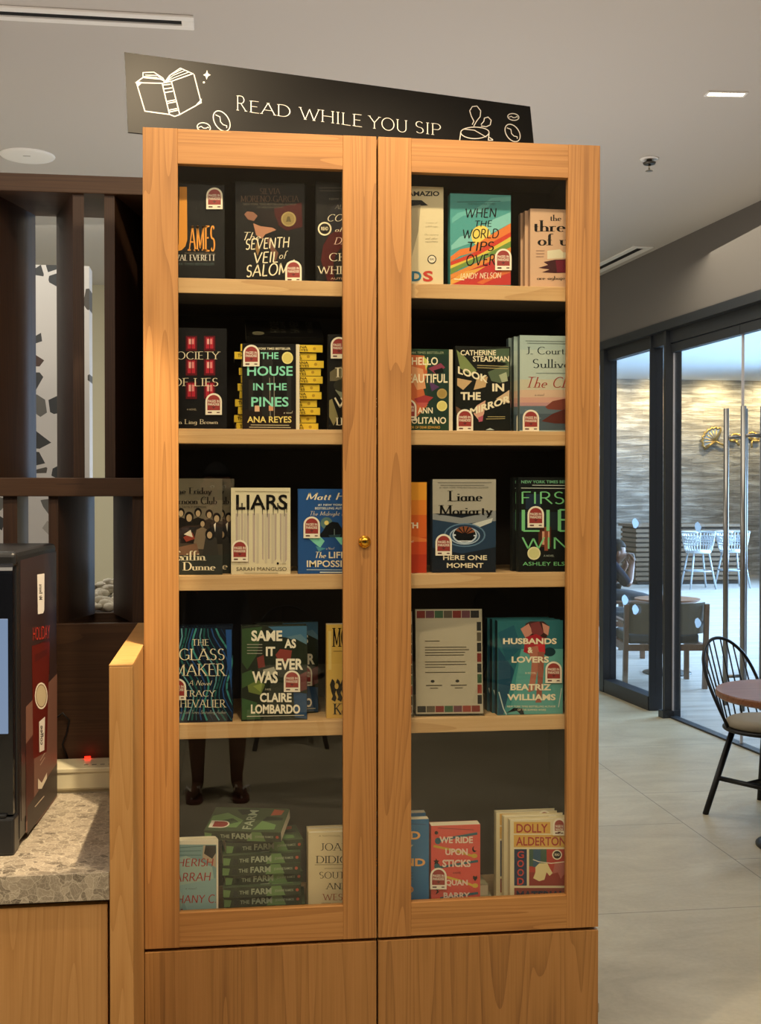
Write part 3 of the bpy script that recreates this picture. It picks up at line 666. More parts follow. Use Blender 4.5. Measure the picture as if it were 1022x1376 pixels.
def seal(cx, cy, r, c1='#efe2bd', c2='#2a211c'):
    return [(E, c1, cx, cy, r, r), (E, c2, cx, cy, r * .78, r * .78), (T, 'READ', cx - r * .5, cy - r * .28, cx + r * .5, cy + r * .22, c1, 'b')]
# row 1, left
book('black hardcover with tall orange lettering, at the left end of the top shelf', (206, 249, 301.5, 372), 0, .03, '#1a1a18', [
    (P, '#e59a3c', [(241, 251), (251, 251), (251.5, 322), (249, 331), (244, 336), (236, 338), (226, 338), (236, 334), (240, 328)]),
    (T, 'AMES', 252, 303, 289, 338, '#efa144', 'F'), (T, 'PERCIVAL EVERETT', 213, 342, 289, 350.5, '#efe8d8', 'R'), (T, 'NEW YORK TIMES BESTSELLER', 220, 353, 288, 356.5, '#53615f', 's'), (L_, '#6b6152', .8, [(248, 340), (289, 340.5)])],
    (288, 267))
book('dark hardcover with a swooning dancer and white hand-drawn title, on the top shelf', (316.5, 246.5, 409, 375.5), 0, .03, '#1d1b18', [
    (P, '#4d1715', [(368, 280), (405, 272), (406, 305), (385, 310), (370, 300)]), (P, '#2a1f1b', [(345, 285), (352, 280), (366, 283), (374, 300), (368, 312), (352, 298)]),
    (P, '#8a5f4b', [(328, 288), (332, 284), (340, 285), (346, 290), (341, 297), (333, 295)]), (P, '#b07c60', [(340, 300), (350, 304), (366, 306), (371, 309), (356, 315), (352, 321), (344, 316)]),
    (P, '#6e4a3a', [(362, 318), (366, 330), (374, 340), (370, 352), (364, 338), (358, 322)]), (P, '#8e6a3c', [(345, 325), (349, 336), (346, 344), (343, 334)]),
    (T, 'SILVIA', 349, 253, 377, 261, '#6e5442', 'r'), (T, 'MORENO-GARCIA', 323, 263, 402, 271.5, '#6e5442', 'r'), (T, 'NEW YORK TIMES BESTSELLING AUTHOR', 327, 273, 398, 276, '#5f574c', 's'), (T, 'OF MEXICAN GOTHIC', 345, 277.5, 381, 280, '#5f574c', 's'),
    (T, 'The', 328, 312, 350, 323, CREAM, 'c'), (T, 'SEVENTH', 330, 321, 389, 336, CREAM, 'k', -3), (T, 'VEIL', 341, 339, 373, 354.5, CREAM, 'k', -3), (T, 'of', 375, 337, 387, 348, CREAM, 'c'), (T, 'SALOM\u00c9', 331, 353, 397, 373, CREAM, 'k', -4),
    (E, '#a08c5a', 387.5, 294.5, 10, 10), (E, '#8b7849', 387.5, 294.5, 8, 8), (P, '#5d5030', [(384, 298), (391, 298), (389, 291), (386, 291)])], (394, 367))
book('dark hardcover with a red arc and round white seal, cut off on the top shelf', (424.5, 246.5, 508, 378.5), 0, .03, '#211f1b', [
    (E, '#2c2a30', 462, 300, 24, 30), (P, '#5b1a16', [(431, 350), (434, 330), (442, 316), (454, 308), (475, 304), (500, 306), (500, 330), (470, 328), (456, 335), (448, 352), (449, 378), (440, 378)]),
    (E, '#2a2320', 465, 352, 16, 20), (T, 'NEW YORK TIMES', 442, 266, 490, 269, '#6d6658', 's'), (L_, '#4c473d', 1, [(428, 252.5), (488, 252.5)]), (L_, '#4c473d', 1, [(430, 256.5), (486, 256.5)]),
    (T, 'ALEX', 449, 275, 470, 281, '#8b8779', 'i'), (T, 'COM', 440, 288, 475, 297.5, CREAM, 'i'), (T, 'of', 450, 305, 462, 311.5, CREAM, 'i'), (T, 'DAN', 448, 319, 482, 328.5, '#f0cdb8', 'i'),
    (T, 'CHR', 442, 340, 480, 351, CREAM, 'r'), (T, 'WHITE', 425.5, 357.5, 478, 368.5, CREAM, 'r'), (T, 'AUTHOR OF', 444, 373, 484, 375.8, '#c9a98c', 's')] + seal(436, 307.5, 9.2))
# row 1, right
book('cream hardcover with red and blue letters at its foot, top shelf', (503, 251.5, 595.5, 383), 0, .03, '#d9cba6', [
    (T, 'PETER RAMAZIO', 508, 257, 590, 263.6, '#1d1a17', 'B'), (P, '#1d1a17', [(512, 276), (530, 268.5), (566, 269), (575, 276), (566, 276.5), (548, 277)]), (P, '#a79b80', [(552, 277), (565, 275), (562, 310), (553, 345)]),
    (T, 'a story of', 572, 298, 588, 301, '#8a7f66', 'c'), (T, 'siblings', 571, 303, 588, 306, '#8a7f66', 'c'), (T, 'The mystery', 570, 314, 589, 317, '#6b614c', 'c'), (T, 'and other', 571, 319, 588, 322, '#6b614c', 'c'),
    (T, 'sweetness', 571, 323.5, 588, 326, '#6b614c', 'c'), (T, 'D', 553, 364.5, 566, 378, '#2c6f8f', 'B'), (T, 'S', 568, 364, 581.5, 378.5, '#bd4034', 'B'), (T, 'KI', 525, 364, 549, 378, '#bd4034', 'B')] + seal(580, 348.5, 6, '#26231f', '#e9e0c8'))
wt = book('teal hardcover with swirling orange, red and green hills, top shelf behind the right door', (604.5, 262.5, 686, 383), 0, .032, '#4d9a98', [
    (P, '#68b1ad', [(607, 300), (622, 290), (645, 287), (662, 272), (686, 270), (686, 264), (660, 266), (640, 280), (615, 286), (607, 293)]), (P, '#7fc0bb', [(606, 330), (618, 318), (640, 312), (660, 296), (686, 285), (686, 300), (655, 316), (628, 328), (606, 336)]),
    (E, '#e8cf63', 646, 317, 13, 14), (P, '#dd7a3b', [(605, 345), (618, 335), (634, 332), (655, 318), (686, 300), (686, 312), (660, 327), (640, 338), (618, 344), (605, 352)]),
    (P, '#c8402f', [(605, 352), (640, 338), (662, 325), (686, 312), (686, 318), (662, 332), (640, 345), (605, 357)]), (P, '#d7c14d', [(605, 357), (640, 344), (664, 331), (686, 318), (686, 324), (660, 338), (630, 350), (605, 364)]),
    (P, '#6f8f45', [(605, 361), (630, 350), (650, 343), (686, 324), (686, 332), (640, 352), (620, 360), (605, 369)]), (P, '#d9893f', [(605, 369), (640, 353), (686, 332), (686, 340), (640, 360), (605, 377)]),
    (P, '#b93a36', [(605, 375), (640, 359), (686, 340), (686, 383), (605, 383)]), (P, '#dba24a', [(605, 376), (625, 365), (652, 358), (630, 372), (605, 383)]), (P, '#cf6a3a', [(640, 380), (664, 368), (686, 360), (686, 366), (664, 374), (648, 382)]),
    (L_, '#2f5f62', .8, [(614, 271.5), (672, 270.5)]), (T, 'THE NEW YORK TIMES', 628, 273, 665, 275.4, '#2f5f62', 's'),
    (T, 'WHEN', 625, 280, 667, 293, '#14181a', 'k', -1), (T, 'THE', 638, 296.5, 661, 305, '#14181a', 'k', -1), (T, 'WORLD', 621.5, 308, 670, 321, '#14181a', 'k', -1), (T, 'TIPS', 628, 325, 663.5, 338, '#14181a', 'k', -1),
    (T, 'OVER', 626, 342, 665, 357.5, '#14181a', 'k', -1), (T, 'JANDY NELSON', 617, 367, 673, 375, CREAM, 'k', -1), (L_, CREAM, 1.2, [(610, 375), (623, 376)])], (675.5, 349), spine='#3d8b8b')
to = book('pale pink paperback with dark spill and chunky lettering, right end of the top shelf', (712, 282.5, 784, 383), 0, .022, '#cfab8c', [
    (T, 'the', 739, 288.5, 754, 297, '#16120f', 'R'), (T, 'three', 717, 296, 772, 311.5, '#16120f', 'R'), (T, 'of us', 722, 314, 774, 330, '#16120f', 'R'),
    (P, '#d9d3b6', [(735, 337), (752, 335), (756, 339), (770, 340), (770, 346), (752, 347), (735, 348)]), (P, '#4a2327', [(723, 360), (736, 356), (730, 352), (745, 349), (775, 348), (778, 366), (745, 367), (728, 366), (738, 362)]),
    (P, '#7b2338', [(746, 350), (776, 349), (776, 366), (748, 366)]), (T, 'ore agbaje-williams', 721, 371, 790, 377.5, '#2b211c', 'R'), (L_, '#8d6f5c', .8, [(720, 337), (731, 337)]), (L_, '#8d6f5c', .8, [(720, 341), (731, 341)]), (L_, '#8d6f5c', .8, [(720, 345), (730, 345)])], hard=False, spine='#b9937a')
behind(to, 'pale pink paperback copy standing directly behind the one with the dark spill, top shelf', -.0075, .025); behind(to, 'pale pink paperback copy rearmost of three behind the right door, top shelf', -.013, .05)
# row 2, left
book('near-black hardcover with rows of glowing red windows, left end of the second shelf', (209, 441.5, 304.5, 575), 1, .03, '#1b1a1b',
    [q for x in (257, 281.5) for y, hgt in ((461, 15), (493, 17), (524, 18)) for q in ((Q, '#6b1420', x - 7.5, y - hgt / 2 - 2, x + 7.5, y + hgt / 2 + 3), (Q, '#b32636', x - 5, y - hgt / 2, x + 5, y + hgt / 2), (Q, '#e8b3a8', x - 3.5, y - hgt / 2 + 2, x - .6, y + hgt * .1), (Q, '#e08a86', x + .6, y - hgt / 2 + 2, x + 3.5, y + hgt * .1), (L_, '#5a0f1a', 1, [(x, y - hgt / 2), (x, y + hgt / 2)]))] +
    [(T, 'SOCIETY', 229, 472.5, 296, 483, CREAM, 'r'), (T, 'OF LIES', 231, 508, 293, 519, CREAM, 'r'), (T, 'A NOVEL', 251, 549, 264, 551.5, '#b7ab94', 's'), (T, 'Lauren Ling Brown', 217, 563.5, 293, 571.5, CREAM, 'r')], (287, 543))
hp = book('dark forest paperback with large mint green title, standing before a yellow book stack', (325.5, 462.5, 397.5, 576.5), 1, .025, '#1f1d1a', [
    (P, '#33231d', [(326, 552), (345, 545), (378, 548), (397, 552), (397, 577), (326, 577)]), (Q, '#2f2b26', 334, 510, 340, 552), (Q, '#2c2a26', 352, 470, 366, 560), (Q, '#30302c', 385, 505, 391, 553), (L_, '#8c8372', 1, [(362, 508), (363, 560)]), (L_, '#8c8372', 1, [(368, 506), (368.5, 562)]),
    (Q, '#e7b892', 342, 545, 348.5, 553), (Q, '#d79a70', 361, 545, 367, 552), (T, 'NEW YORK TIMES BESTSELLER', 337, 467, 390, 470, CREAM, 'b'), (T, 'THE', 350, 473.5, 374, 482.5, '#8fe0c0', 'b'), (T, 'HOUSE', 332, 492, 393, 505, '#8fe0c0', 'b'),
    (T, 'IN THE', 340, 515, 385, 524.5, '#8fe0c0', 'b'), (T, 'PINES', 337.5, 533.5, 387.5, 546.5, '#8fe0c0', 'b'), (T, 'a novel', 381, 552, 393, 556, CREAM, 'c'), (T, 'ANA REYES', 332, 559.5, 391.5, 568, '#f0d77a', 'b'),
    (L_, '#c9bb95', 1, [(337, 571), (388, 571.5)]), (L_, '#c9bb95', 1, [(335, 574), (390, 574.5)]), (E, '#e9dc8a', 386, 481, 7.6, 8.2), (E, '#dccb70', 386, 481, 6, 6.5)], (337.5, 478), hard=False, page_out=.009, dy=.048)
# the yellow stack behind it: eleven lying flat, spines out
SPY = '#e9c53a'
def flat_book(name, label, w, dep, t, cols, art_fn, loc, rz=0, group=None, rx=0):
    """a paperback lying on its back cover, spine towards the doors; origin under the middle of the spine"""
    tg = thing(name, label, 'book', loc, (rx, 0, rz), group); mats = [ink(c) for c in cols]
    mb = MB(); mb.box(-w / 2, 0, 0, w / 2, dep, .0006, 1); mb.box(-w / 2, 0, t - .0006, w / 2, dep, t, 1); mb.box(-w / 2, 0, .0006, w / 2, .0008, t - .0006, 0)
    art_fn(mb, mats, w, t)
    mb.build('cover', mats, tg, recalc=False)
    MB().box(-w / 2 + .0003, .001, .0008, w / 2 - .0003, dep - .0004, t - .0008).build('page_block', PAGE, tg)
    return tg
def poly_text(mb, mi, txt, sty, u0, v0, u1, v1, put):
    for p in fit_text(txt, sty, u0, v0, u1, v1): mb.face([put(*q) for q in p], mi)
def pines_art(mb, mats, w, t):
    mats.append(ink('#4a3a14')); mi = len(mats) - 1; pt = lambda u, v: (u, -.0003, v)
    poly_text(mb, mi, 'THE HOUSE IN THE PINES', 'b', -w * .46, t * .28, w * .12, t * .72, pt); poly_text(mb, mi, 'ANA', 'b', w * .18, t * .52, w * .31, t * .86, pt); poly_text(mb, mi, 'REYES', 'b', w * .17, t * .12, w * .32, t * .44, pt)
    mb.face([pt(w * .40 + .004 * math.cos(R(q)), t / 2 + .004 * math.sin(R(q))) for q in range(0, 360, 30)], mats.index(ink('#b8922a')) if ink('#b8922a') in mats else (mats.append(ink('#b8922a')) or len(mats) - 1))
ends = [(323, 434), (314.5, 426), (324, 436), (321, 431.5), (322.5, 434.5), (319, 430), (321, 433), (315.5, 426.5), (319, 431), (314, 425.5), (316.5, 429)]
ys = D + .09; zt0 = at(360, 462, y=ys).z - (SHZ[1] + .0004); tb = zt0 / 11 
first = None; wst = at(434, 500, y=ys).x - at(324, 500, y=ys).x
ordn = ['topmost', 'second from the top', 'third from the top', 'fourth from the top', 'fifth from the top', 'sixth from the top', 'fifth from the bottom', 'fourth from the bottom', 'third from the bottom', 'second from the bottom', 'lowest']
for k, (a_, b_) in enumerate(ends):
    p = at((a_ + b_) / 2, 500, y=ys); z = SHZ[1] + .0004 + zt0 - (k + 1) * tb
    loc = (p.x, ys + (.004 if k % 2 else 0) + random.uniform(0, .003), z); lab = 'yellow-spined paperback %s in the flat stack on the second shelf' % ordn[k]
    if first is None: first = flat_book('paperback_book', lab, wst, .13, tb - .0006, (SPY, '#1f1d1a'), pines_art, loc, group='yellow paperbacks in the flat stack')
    else: copy_thing(first, loc, (0, 0, R(random.uniform(-1.2, 1.2))), lab)
# one more copy, set on edge on top of the stack and leaning back
pz0 = at(330, 461, y=ys + .05); pz1 = at(433, 438, y=ys + .05)
tg = thing('paperback_book', 'dark paperback lying on its side, leaning back on top of the yellow stack', 'book', ((pz0.x + pz1.x) / 2, ys + .012, SHZ[1] + zt0 + .0205), (R(-64), 0, 0)); wv, hv = pz1.x - pz0.x, .134
mb = MB(); mats = [ink('#1c1a17')]; mb.box(-wv / 2, 0, 0, wv / 2, .0006, hv); mb.box(-wv / 2, tb - .0006, 0, wv / 2, tb, hv); mb.box(-wv / 2, .0006, -.0012, wv / 2, tb - .0006, .0002)
pt = lambda u, v: (u, -.0003, v); mats += [ink('#5b5a4c'), ink('#8b8262')]
for txt, u0, u1 in (('HOUSE', -.18, -.06), ('IN THE', -.04, .02), ('PINES', .08, .2), ('ANA REYES', .30, .38)):
    for p in fit_text(txt, 'b', .008, 0, .10, (u1 - u0) * wv): mb.face([pt(u0 * wv + b_, hv - .108 + a_ * 1.0 + 0) for a_, b_ in p], 1)
mb.face([pt(-.34 * wv + .015 * math.cos(R(q)), hv - .11 + .015 * math.sin(R(q))) for q in range(0, 360, 20)], 2)
mb.build('cover', mats, tg, recalc=False); MB().box(-wv / 2 + .0004, .0009, .0003, wv / 2 - .0004, tb - .0009, hv - .0003).build('page_block', PAGE, tg)
book('dark hardcover with dim grey foliage, cut off by the left door on the second shelf', (440.5, 450.5, 522, 577.5), 1, .03, '#23211d', [
    (P, '#6d6449', [(443, 500), (452, 494), (470, 490), (500, 495), (500, 508), (470, 512), (443, 512)]), (P, '#75745c', [(450, 524), (470, 512), (490, 522), (472, 536), (458, 533)]), (P, '#8b8f76', [(450, 524), (468, 520), (480, 526), (458, 535)]), (P, '#8e8458', [(442, 538), (446, 536), (454, 560), (448, 572), (442, 560)]), (E, '#3b3a2e', 462, 518, 14, 9),
    (T, 'THE', 450, 494, 476, 507.5, CREAM, 'F'), (L_, CREAM, 2.2, [(450, 535), (456.5, 547), (463, 535)]), (L_, CREAM, 1.6, [(458, 535), (462, 541)]), (T, 'WIVES', 466, 535, 510, 547, CREAM, 'r'), (T, 'LIZ', 451, 561, 468, 571.5, CREAM, 'F'), (T, 'NUGENT', 472, 561, 512, 571.5, CREAM, 'F')], (455, 467.5))
# row 2, right
book('green and orange paperback with a painted face and gold seals, second shelf', (512, 469.5, 603, 578.5), 1, .026, '#2c4a35', [
    (P, '#c7683d', [(530, 475), (570, 478), (574, 500), (568, 520), (574, 545), (560, 560), (530, 570)]), (P, '#274136', [(574, 480), (602, 476), (602, 560), (580, 570), (574, 540)]), (P, '#d99a6b', [(553, 492), (568, 496), (572, 522), (560, 524), (553, 510)]), (P, '#8b3c52', [(575, 495), (592, 488), (598, 494), (584, 502)]),
    (P, '#17211d', [(582, 498), (594, 494), (596, 500), (586, 503)]), (P, '#5a3a62', [(576, 512), (590, 520), (580, 526)]), (P, '#a43a3c', [(556, 536), (570, 531), (582, 534), (574, 541), (560, 541)]), (P, '#c05a52', [(558, 541), (576, 541), (568, 548)]), (P, '#cfd06a', [(568, 478), (576, 486), (572, 498)]),
    (T, 'NEW YORK TIMES BESTSELLER', 536, 472.5, 596, 475.5, '#a8b08e', 's'), (T, 'HELLO', 553, 480, 588, 490.5, CREAM, 'b'), (T, 'BEAUTIFUL', 541, 502.5, 601, 514.5, CREAM, 'b'), (T, 'ANN', 561, 547.5, 581, 555.5, CREAM, 'b'), (T, 'NAPOLITANO', 532, 560.5, 599, 569.5, CREAM, 'b'), (T, 'AUTHOR OF DEAR EDWARD', 540, 572.5, 591, 576, '#e4b14e', 's'),
    (E, '#b3985a', 593.5, 529, 6.8, 6.8), (E, '#a58a4c', 593.5, 529, 5, 5), (E, '#ece08f', 593.5, 545.5, 7, 7), (E, '#ddcf78', 593.5, 545.5, 5.4, 5.4)], (548, 551), hard=False, page_out=.010, dy=.05)
book('dark green hardcover with torn foliage collage and tilted white lettering, second shelf', (611.5, 466, 685.5, 578), 1, .03, '#22251e', [
    (P, '#7d8a55', [(613, 470), (625, 480), (640, 498), (634, 505), (618, 495)]), (P, '#4d6048', [(641, 470), (684, 468), (684, 490), (660, 482)]), (P, '#59684e', [(655, 500), (684, 488), (684, 505), (672, 515), (660, 512)]), (P, '#c9a779', [(614, 508), (634, 512), (622, 524), (614, 518)]), (P, '#c9a779', [(640, 510), (655, 506), (652, 520), (636, 524)]),
    (P, '#a8b08f', [(670, 504), (680, 500), (682, 512), (674, 514)]), (P, '#d3b690', [(666, 536), (684, 524), (684, 542), (676, 540)]), (P, '#d6a58c', [(640, 545), (652, 538), (650, 556), (644, 566), (636, 556)]), (P, '#b4596a', [(642, 561), (649, 558), (648, 566), (643, 567)]), (P, '#6d4d38', [(612, 546), (622, 552), (614, 560)]),
    (T, 'CATHERINE', 618.5, 470.5, 666, 477.5, CREAM, 'b'), (T, 'STEADMAN', 635, 478.5, 683.5, 486, CREAM, 'b'), (L_, '#b7a670', .9, [(641, 491), (682, 492.5)]), (L_, '#b7a670', .9, [(641, 494), (682, 495.5)]), (T, 'LOOK', 615, 492, 655, 502, CREAM, 'B', 18), (T, 'IN', 661, 515.5, 677, 526, CREAM, 'B'), (T, 'THE', 618.5, 527, 645.5, 537.5, CREAM, 'B'),
    (T, 'MIRROR', 631, 549, 685, 559, CREAM, 'B', -19), (L_, '#b7a670', .8, [(655, 560), (678, 560)]), (L_, '#b7a670', .8, [(653, 563), (678, 562.5)]), (P, '#b9c6bd', [(652, 578), (658, 575), (664, 578)])], (624, 565))
tc_ = book('pale blue hardcover with a coastal sunset and red cliffs, right end of the second shelf', (698, 452, 786, 578), 1, .024, '#a9bcb6', [
    (Q, '#b5c3b8', 698, 470, 786, 510), (Q, '#c4bfa6', 698, 510, 786, 524), (Q, '#d2b398', 698, 524, 786, 534), (Q, '#cfa08e', 698, 534, 786, 541), (Q, '#b98d8c', 698, 541, 786, 545.5), (Q, '#5e6f78', 698, 545.5, 786, 556), (Q, '#4b5a63', 698, 556, 786, 578),
    (P, '#7d4236', [(732, 547), (742, 539), (756, 536), (786, 534), (786, 550), (752, 551), (736, 550)]), (P, '#6a362e', [(727, 566), (742, 556), (758, 550), (786, 548), (786, 570), (745, 569)]), (L_, '#7b8b92', 1, [(706, 560), (726, 562)]), (L_, '#7b8b92', 1, [(705, 551), (722, 552)]),
    (L_, '#7c8a86', .9, [(706, 458), (770, 459)]), (L_, '#7c8a86', .9, [(708, 461), (770, 462)]), (T, 'J. Courtney', 706.5, 466, 781, 479, '#28343a', 'r'), (T, 'Sullivan', 715.5, 482.5, 776, 494.5, '#28343a', 'r'), (L_, '#7c8a86', .8, [(720, 501.5), (772, 501.5)]),
    (T, 'The Cliffs', 708, 506.5, 782, 521, '#a8433b', 'i'), (T, 'a novel', 718, 529, 731, 532, '#4c4c4c', 'i')], (712.5, 566), spine='#5c6d70')
behind(tc_, 'pale blue hardcover copy standing directly behind the coastal sunset cover, second shelf', -.009, .028, 0); behind(tc_, 'pale blue hardcover copy rearmost behind the coastal sunset cover, second shelf', -.016, .056, 0)
# row 3, left
fc = book('sepia hardcover with a crowded old family photograph, left end of the third shelf', (206, 643, 298.5, 772.5), 2, .032, '#5e5849', [
    (Q, '#6f6654', 206, 672, 298.5, 700), (Q, '#4a4337', 206, 700, 298.5, 772)] +
    [q for x, y, r, c, h in ((243, 690, 5, '#231d18', 1), (254, 696, 6, '#1d1915', 1), (266, 690, 5, '#2a241d', 1), (281, 692, 5, '#3a3128', 0), (291, 697, 5.5, '#2c261f', 0), (272, 704, 4.5, '#7a6c57', 0)) for q in ((P, c, [(x - r * 2, y + 34), (x - r * 1.6, y + 8), (x, y + 5), (x + r * 1.6, y + 8), (x + r * 2, y + 34)]), (E, '#1d1814', x, y - 1.5, r, r + 1), (E, '#b19a78', x, y, r * .62, r * .85))] +
    [(P, '#7b6c58', [(260, 730), (264, 712), (272, 708), (280, 713), (282, 735)]), (P, '#3d3a33', [(272, 745), (276, 722), (283, 716), (291, 724), (294, 750)]), (E, '#1c1713', 282, 718, 6.5, 8), (E, '#b99f7b', 281.5, 719, 3.4, 4.6), (P, '#e8dfca', [(287, 705), (290, 702), (289, 715)]), (P, '#8b3b2c', [(246, 722), (258, 715), (262, 724), (250, 728)]), (P, '#dfd6c0', [(247, 718), (256, 712), (259, 722)]), (P, '#7a5a45', [(236, 736), (264, 730), (268, 745), (236, 750)]),
     (Q, '#3b3f38', 206, 746, 298.5, 772), (T, 'The Friday', 231, 655, 285, 666, '#26211b', 'R'), (T, 'Afternoon Club', 217, 667.5, 291.5, 677.5, '#26211b', 'R'), (T, 'A FAMILY MEMOIR', 240, 680, 277, 682.5, '#332d25', 's'), (T, 'Griffin', 232, 740, 277, 753.5, CREAM, 'R'), (T, 'Dunne', 245, 755, 289.5, 766.5, CREAM, 'R')], spine='#2a2722')
behind(fc, 'sepia hardcover copy behind the family photograph cover, its right edge showing, third shelf', .03, .04)
book('cream hardcover with black dripping title streaks, middle of the third shelf', (310.5, 655.5, 390, 773), 2, .03, '#ddd3b0', [(P, '#b9a99c', [(x - wd, 690), (x + wd, 690), (x + wd * .8, 758 - (x * 7 % 9)), (x - wd * .8, 756 - (x * 5 % 8))]) for x, wd in ((318, 1.6), (325, 1.1), (333, 1.4), (341, 1.7), (353, 1.2), (361, 1.6), (370, 1.5), (377, 1.2), (384, 1.6))] + [
    (P, '#cabfa6', [(x - 2, 690), (x + 2, 690), (x + 1.5, 757), (x - 1.5, 757)]) for x in (321, 329, 346, 357, 366, 381)] + [(P, '#14110f', [(x - .9, 676), (x + .9, 676), (x + .3, 676 + l), (x - .3, 676 + l)]) for x, l in ((319, 18), (325, 14), (333, 17), (341.5, 16), (352.5, 15), (359, 19), (367, 16), (373, 14), (382, 18), (385, 13))] + [
    (T, 'LIARS', 317, 664.5, 386, 685, '#14110f', 'b'), (L_, '#9d947a', .8, [(316, 660), (388, 661)]), (E, '#171412', 373, 757, 1.6, 1.6), (T, 'a novel', 376, 756, 384, 758.5, '#8b8371', 's'), (T, 'SARAH MANGUSO', 317.5, 762, 385, 767, '#57503f', 's'), (L_, '#9a9079', .7, [(328, 770), (373, 770)])], (322, 740))
book('blue hardcover with a moonlit rock and sea, by the middle stile on the third shelf', (400.5, 657, 487, 773), 2, .03, '#25538f', [
    (E, '#5f7f7c', 438.5, 703, 8, 8), (P, '#161c22', [(428, 720), (434, 713), (438, 706), (446, 701), (454, 702), (459, 710), (462, 718), (487, 720), (487, 722), (420, 722)]), (E, '#f0dc82', 438.5, 702.5, 3, 3), (P, '#7fd0b4', [(413, 722), (430, 721), (436, 727), (430, 736), (422, 730)]), (P, '#7fd0b4', [(450, 722), (487, 722), (487, 738), (458, 732)]), (P, '#4f96a8', [(424, 734), (438, 737), (428, 741)]), (P, '#2f4a52', [(441, 719), (458, 718), (456, 722), (443, 722)]), (L_, '#8aa39f', .7, [(449, 711), (449, 719)]),
    (T, 'Matt Haig', 411, 662, 484, 674.5, CREAM, 'C'), (T, '#1 NEW YORK TIMES', 427, 677, 475, 680, '#dfe4dc', 'b'), (T, 'BESTSELLING AUTHOR OF', 423, 681.5, 476, 684.5, '#dfe4dc', 'b'), (T, 'The Midnight Library', 417, 687, 480, 694.5, CREAM, 'c'), (T, 'a Novel', 438, 735, 449, 738.5, CREAM, 'c'), (T, 'The', 424, 741.5, 438, 750, CREAM, 'C'), (T, 'LIFE', 441.5, 741.5, 464, 750, CREAM, 'b'),
    (T, 'IMPOSSIBLE', 412, 753, 481, 762, CREAM, 'b'), (L_, '#bcd0d8', .9, [(412, 765.5), (482, 766)]), (L_, '#dfe4dc', 1.4, [(430, 769), (470, 769)])], (418.5, 708.5))
# row 3, right
book('orange hardcover fading to red, mostly hidden by the middle stile on the third shelf', (483, 648, 573, 772.5), 2, .028, '#d8662a', [(Q, '#e39a33', 483, 648, 573, 672), (Q, '#df8330', 483, 672, 573, 692), (Q, '#cd4c26', 483, 722, 573, 745), (Q, '#b93c23', 483, 745, 573, 772), (P, '#e07a3c', [(500, 726), (540, 718), (573, 724), (573, 728), (540, 728)]), (T, 'NORTH', 520, 702, 561.5, 710, '#f6e7c8', 'B'), (T, 'novel', 545, 726, 555, 729, '#f6e7c8', 's')], spine='#a4431f')
ho = book('grey and navy hardcover with water ripples around a round window, third shelf', (580.5, 644, 666, 768), 2, .032, '#1f2833', [
    (Q, '#aaa596', 581, 644, 666, 690), (P, '#8b8f8f', [(581, 690), (620, 696), (666, 686), (666, 700), (630, 712), (581, 706)]), (P, '#2d4660', [(581, 698), (620, 704), (666, 700), (666, 735), (620, 744), (581, 736)]), (P, '#c9ccc4', [(634, 704), (662, 696), (660, 702), (640, 710)]), (E, '#5f7e98', 624, 719, 28, 16), (E, '#2c4560', 624, 719, 26, 14.4), (E, '#a9bccb', 624, 720, 20.5, 12), (E, '#35506c', 624, 720, 19, 10.5), (E, '#c2cfd9', 624, 719, 16.5, 11.5), (E, '#11161b', 624, 718, 14.8, 10.5)] +
    [(P, '#8a4f30', [(624 + 14 * math.cos(R(q)), 717 - 10 * math.sin(R(q))), (624 + 14 * math.cos(R(q + 22)), 717 - 10 * math.sin(R(q + 22))), (624 + 3 * math.cos(R(q + 12)), 718 - 2 * math.sin(R(q + 12)))]) for q in (12, 42, 72, 102, 132)] +
    [(Q, '#d7dde2', 609, 718, 612, 720), (Q, '#d7dde2', 636, 719, 639, 720.5), (L_, '#e6ebee', 1.2, [(614, 727), (634, 727)]), (L_, '#77756c', .8, [(588, 648.5), (660, 648.5)]), (L_, '#77756c', .8, [(592, 652), (650, 652)]), (T, '#1 NEW YORK TIMES BESTSELLING AUTHOR', 590, 654, 656, 656.5, '#6b6a63', 's'),
     (T, 'Liane', 601, 659.5, 648, 673.5, '#1a1916', 'R'), (T, 'Moriarty', 588.5, 678.5, 662, 696, '#1a1916', 'R'), (T, 'HERE ONE', 595, 746, 654, 752.5, CREAM, 'b'), (T, 'MOMENT', 600, 756.5, 649, 763, CREAM, 'b')], (595.5, 732), spine='#39424c')
fl_ = book('near-black hardcover with big pale green lettering, right end of the third shelf', (696, 641.5, 786, 768), 2, .026, '#1c2120', [
    (Q, '#26364a', 706, 664, 726, 684), (Q, '#223036', 698, 688, 786, 712), (P, '#5b2c1e', [(723, 714), (727, 708), (740, 708), (740, 735), (723, 735)]), (Q, '#d6a284', 728, 714, 738, 732), (Q, '#8a4a34', 731, 708, 736, 740),
    (T, 'NEW YORK TIMES BESTSELLER', 700, 645.5, 783, 649.5, '#76b58a', 'b'), (L_, '#c8cfc0', .9, [(715, 652), (775, 652.5)]), (L_, '#c8cfc0', .9, [(700, 655.8), (780, 656.5)]), (T, 'FIRST', 700.5, 660.5, 777, 677.5, '#7fce8a', 'n'), (T, 'LIE', 700.5, 684, 774, 714.5, '#7fce8a', 'n'), (T, 'WINS', 700.5, 721.5, 780, 738, '#7fce8a', 'n'),
    (T, 'ASHLEY ELSTON', 702, 755, 782, 760, '#7fce8a', 's'), (T, 'A NOVEL', 730, 745.5, 744, 748, '#a9b4a6', 's'), (E, '#e5dfae', 717, 743.5, 8.8, 8.8), (E, '#d3d08f', 717, 743.5, 7, 7)], (719, 694.5), spine='#2a302e')
behind(fl_, 'near-black hardcover copy behind the pale green lettered one, its left edge showing, third shelf', -.008, .032)
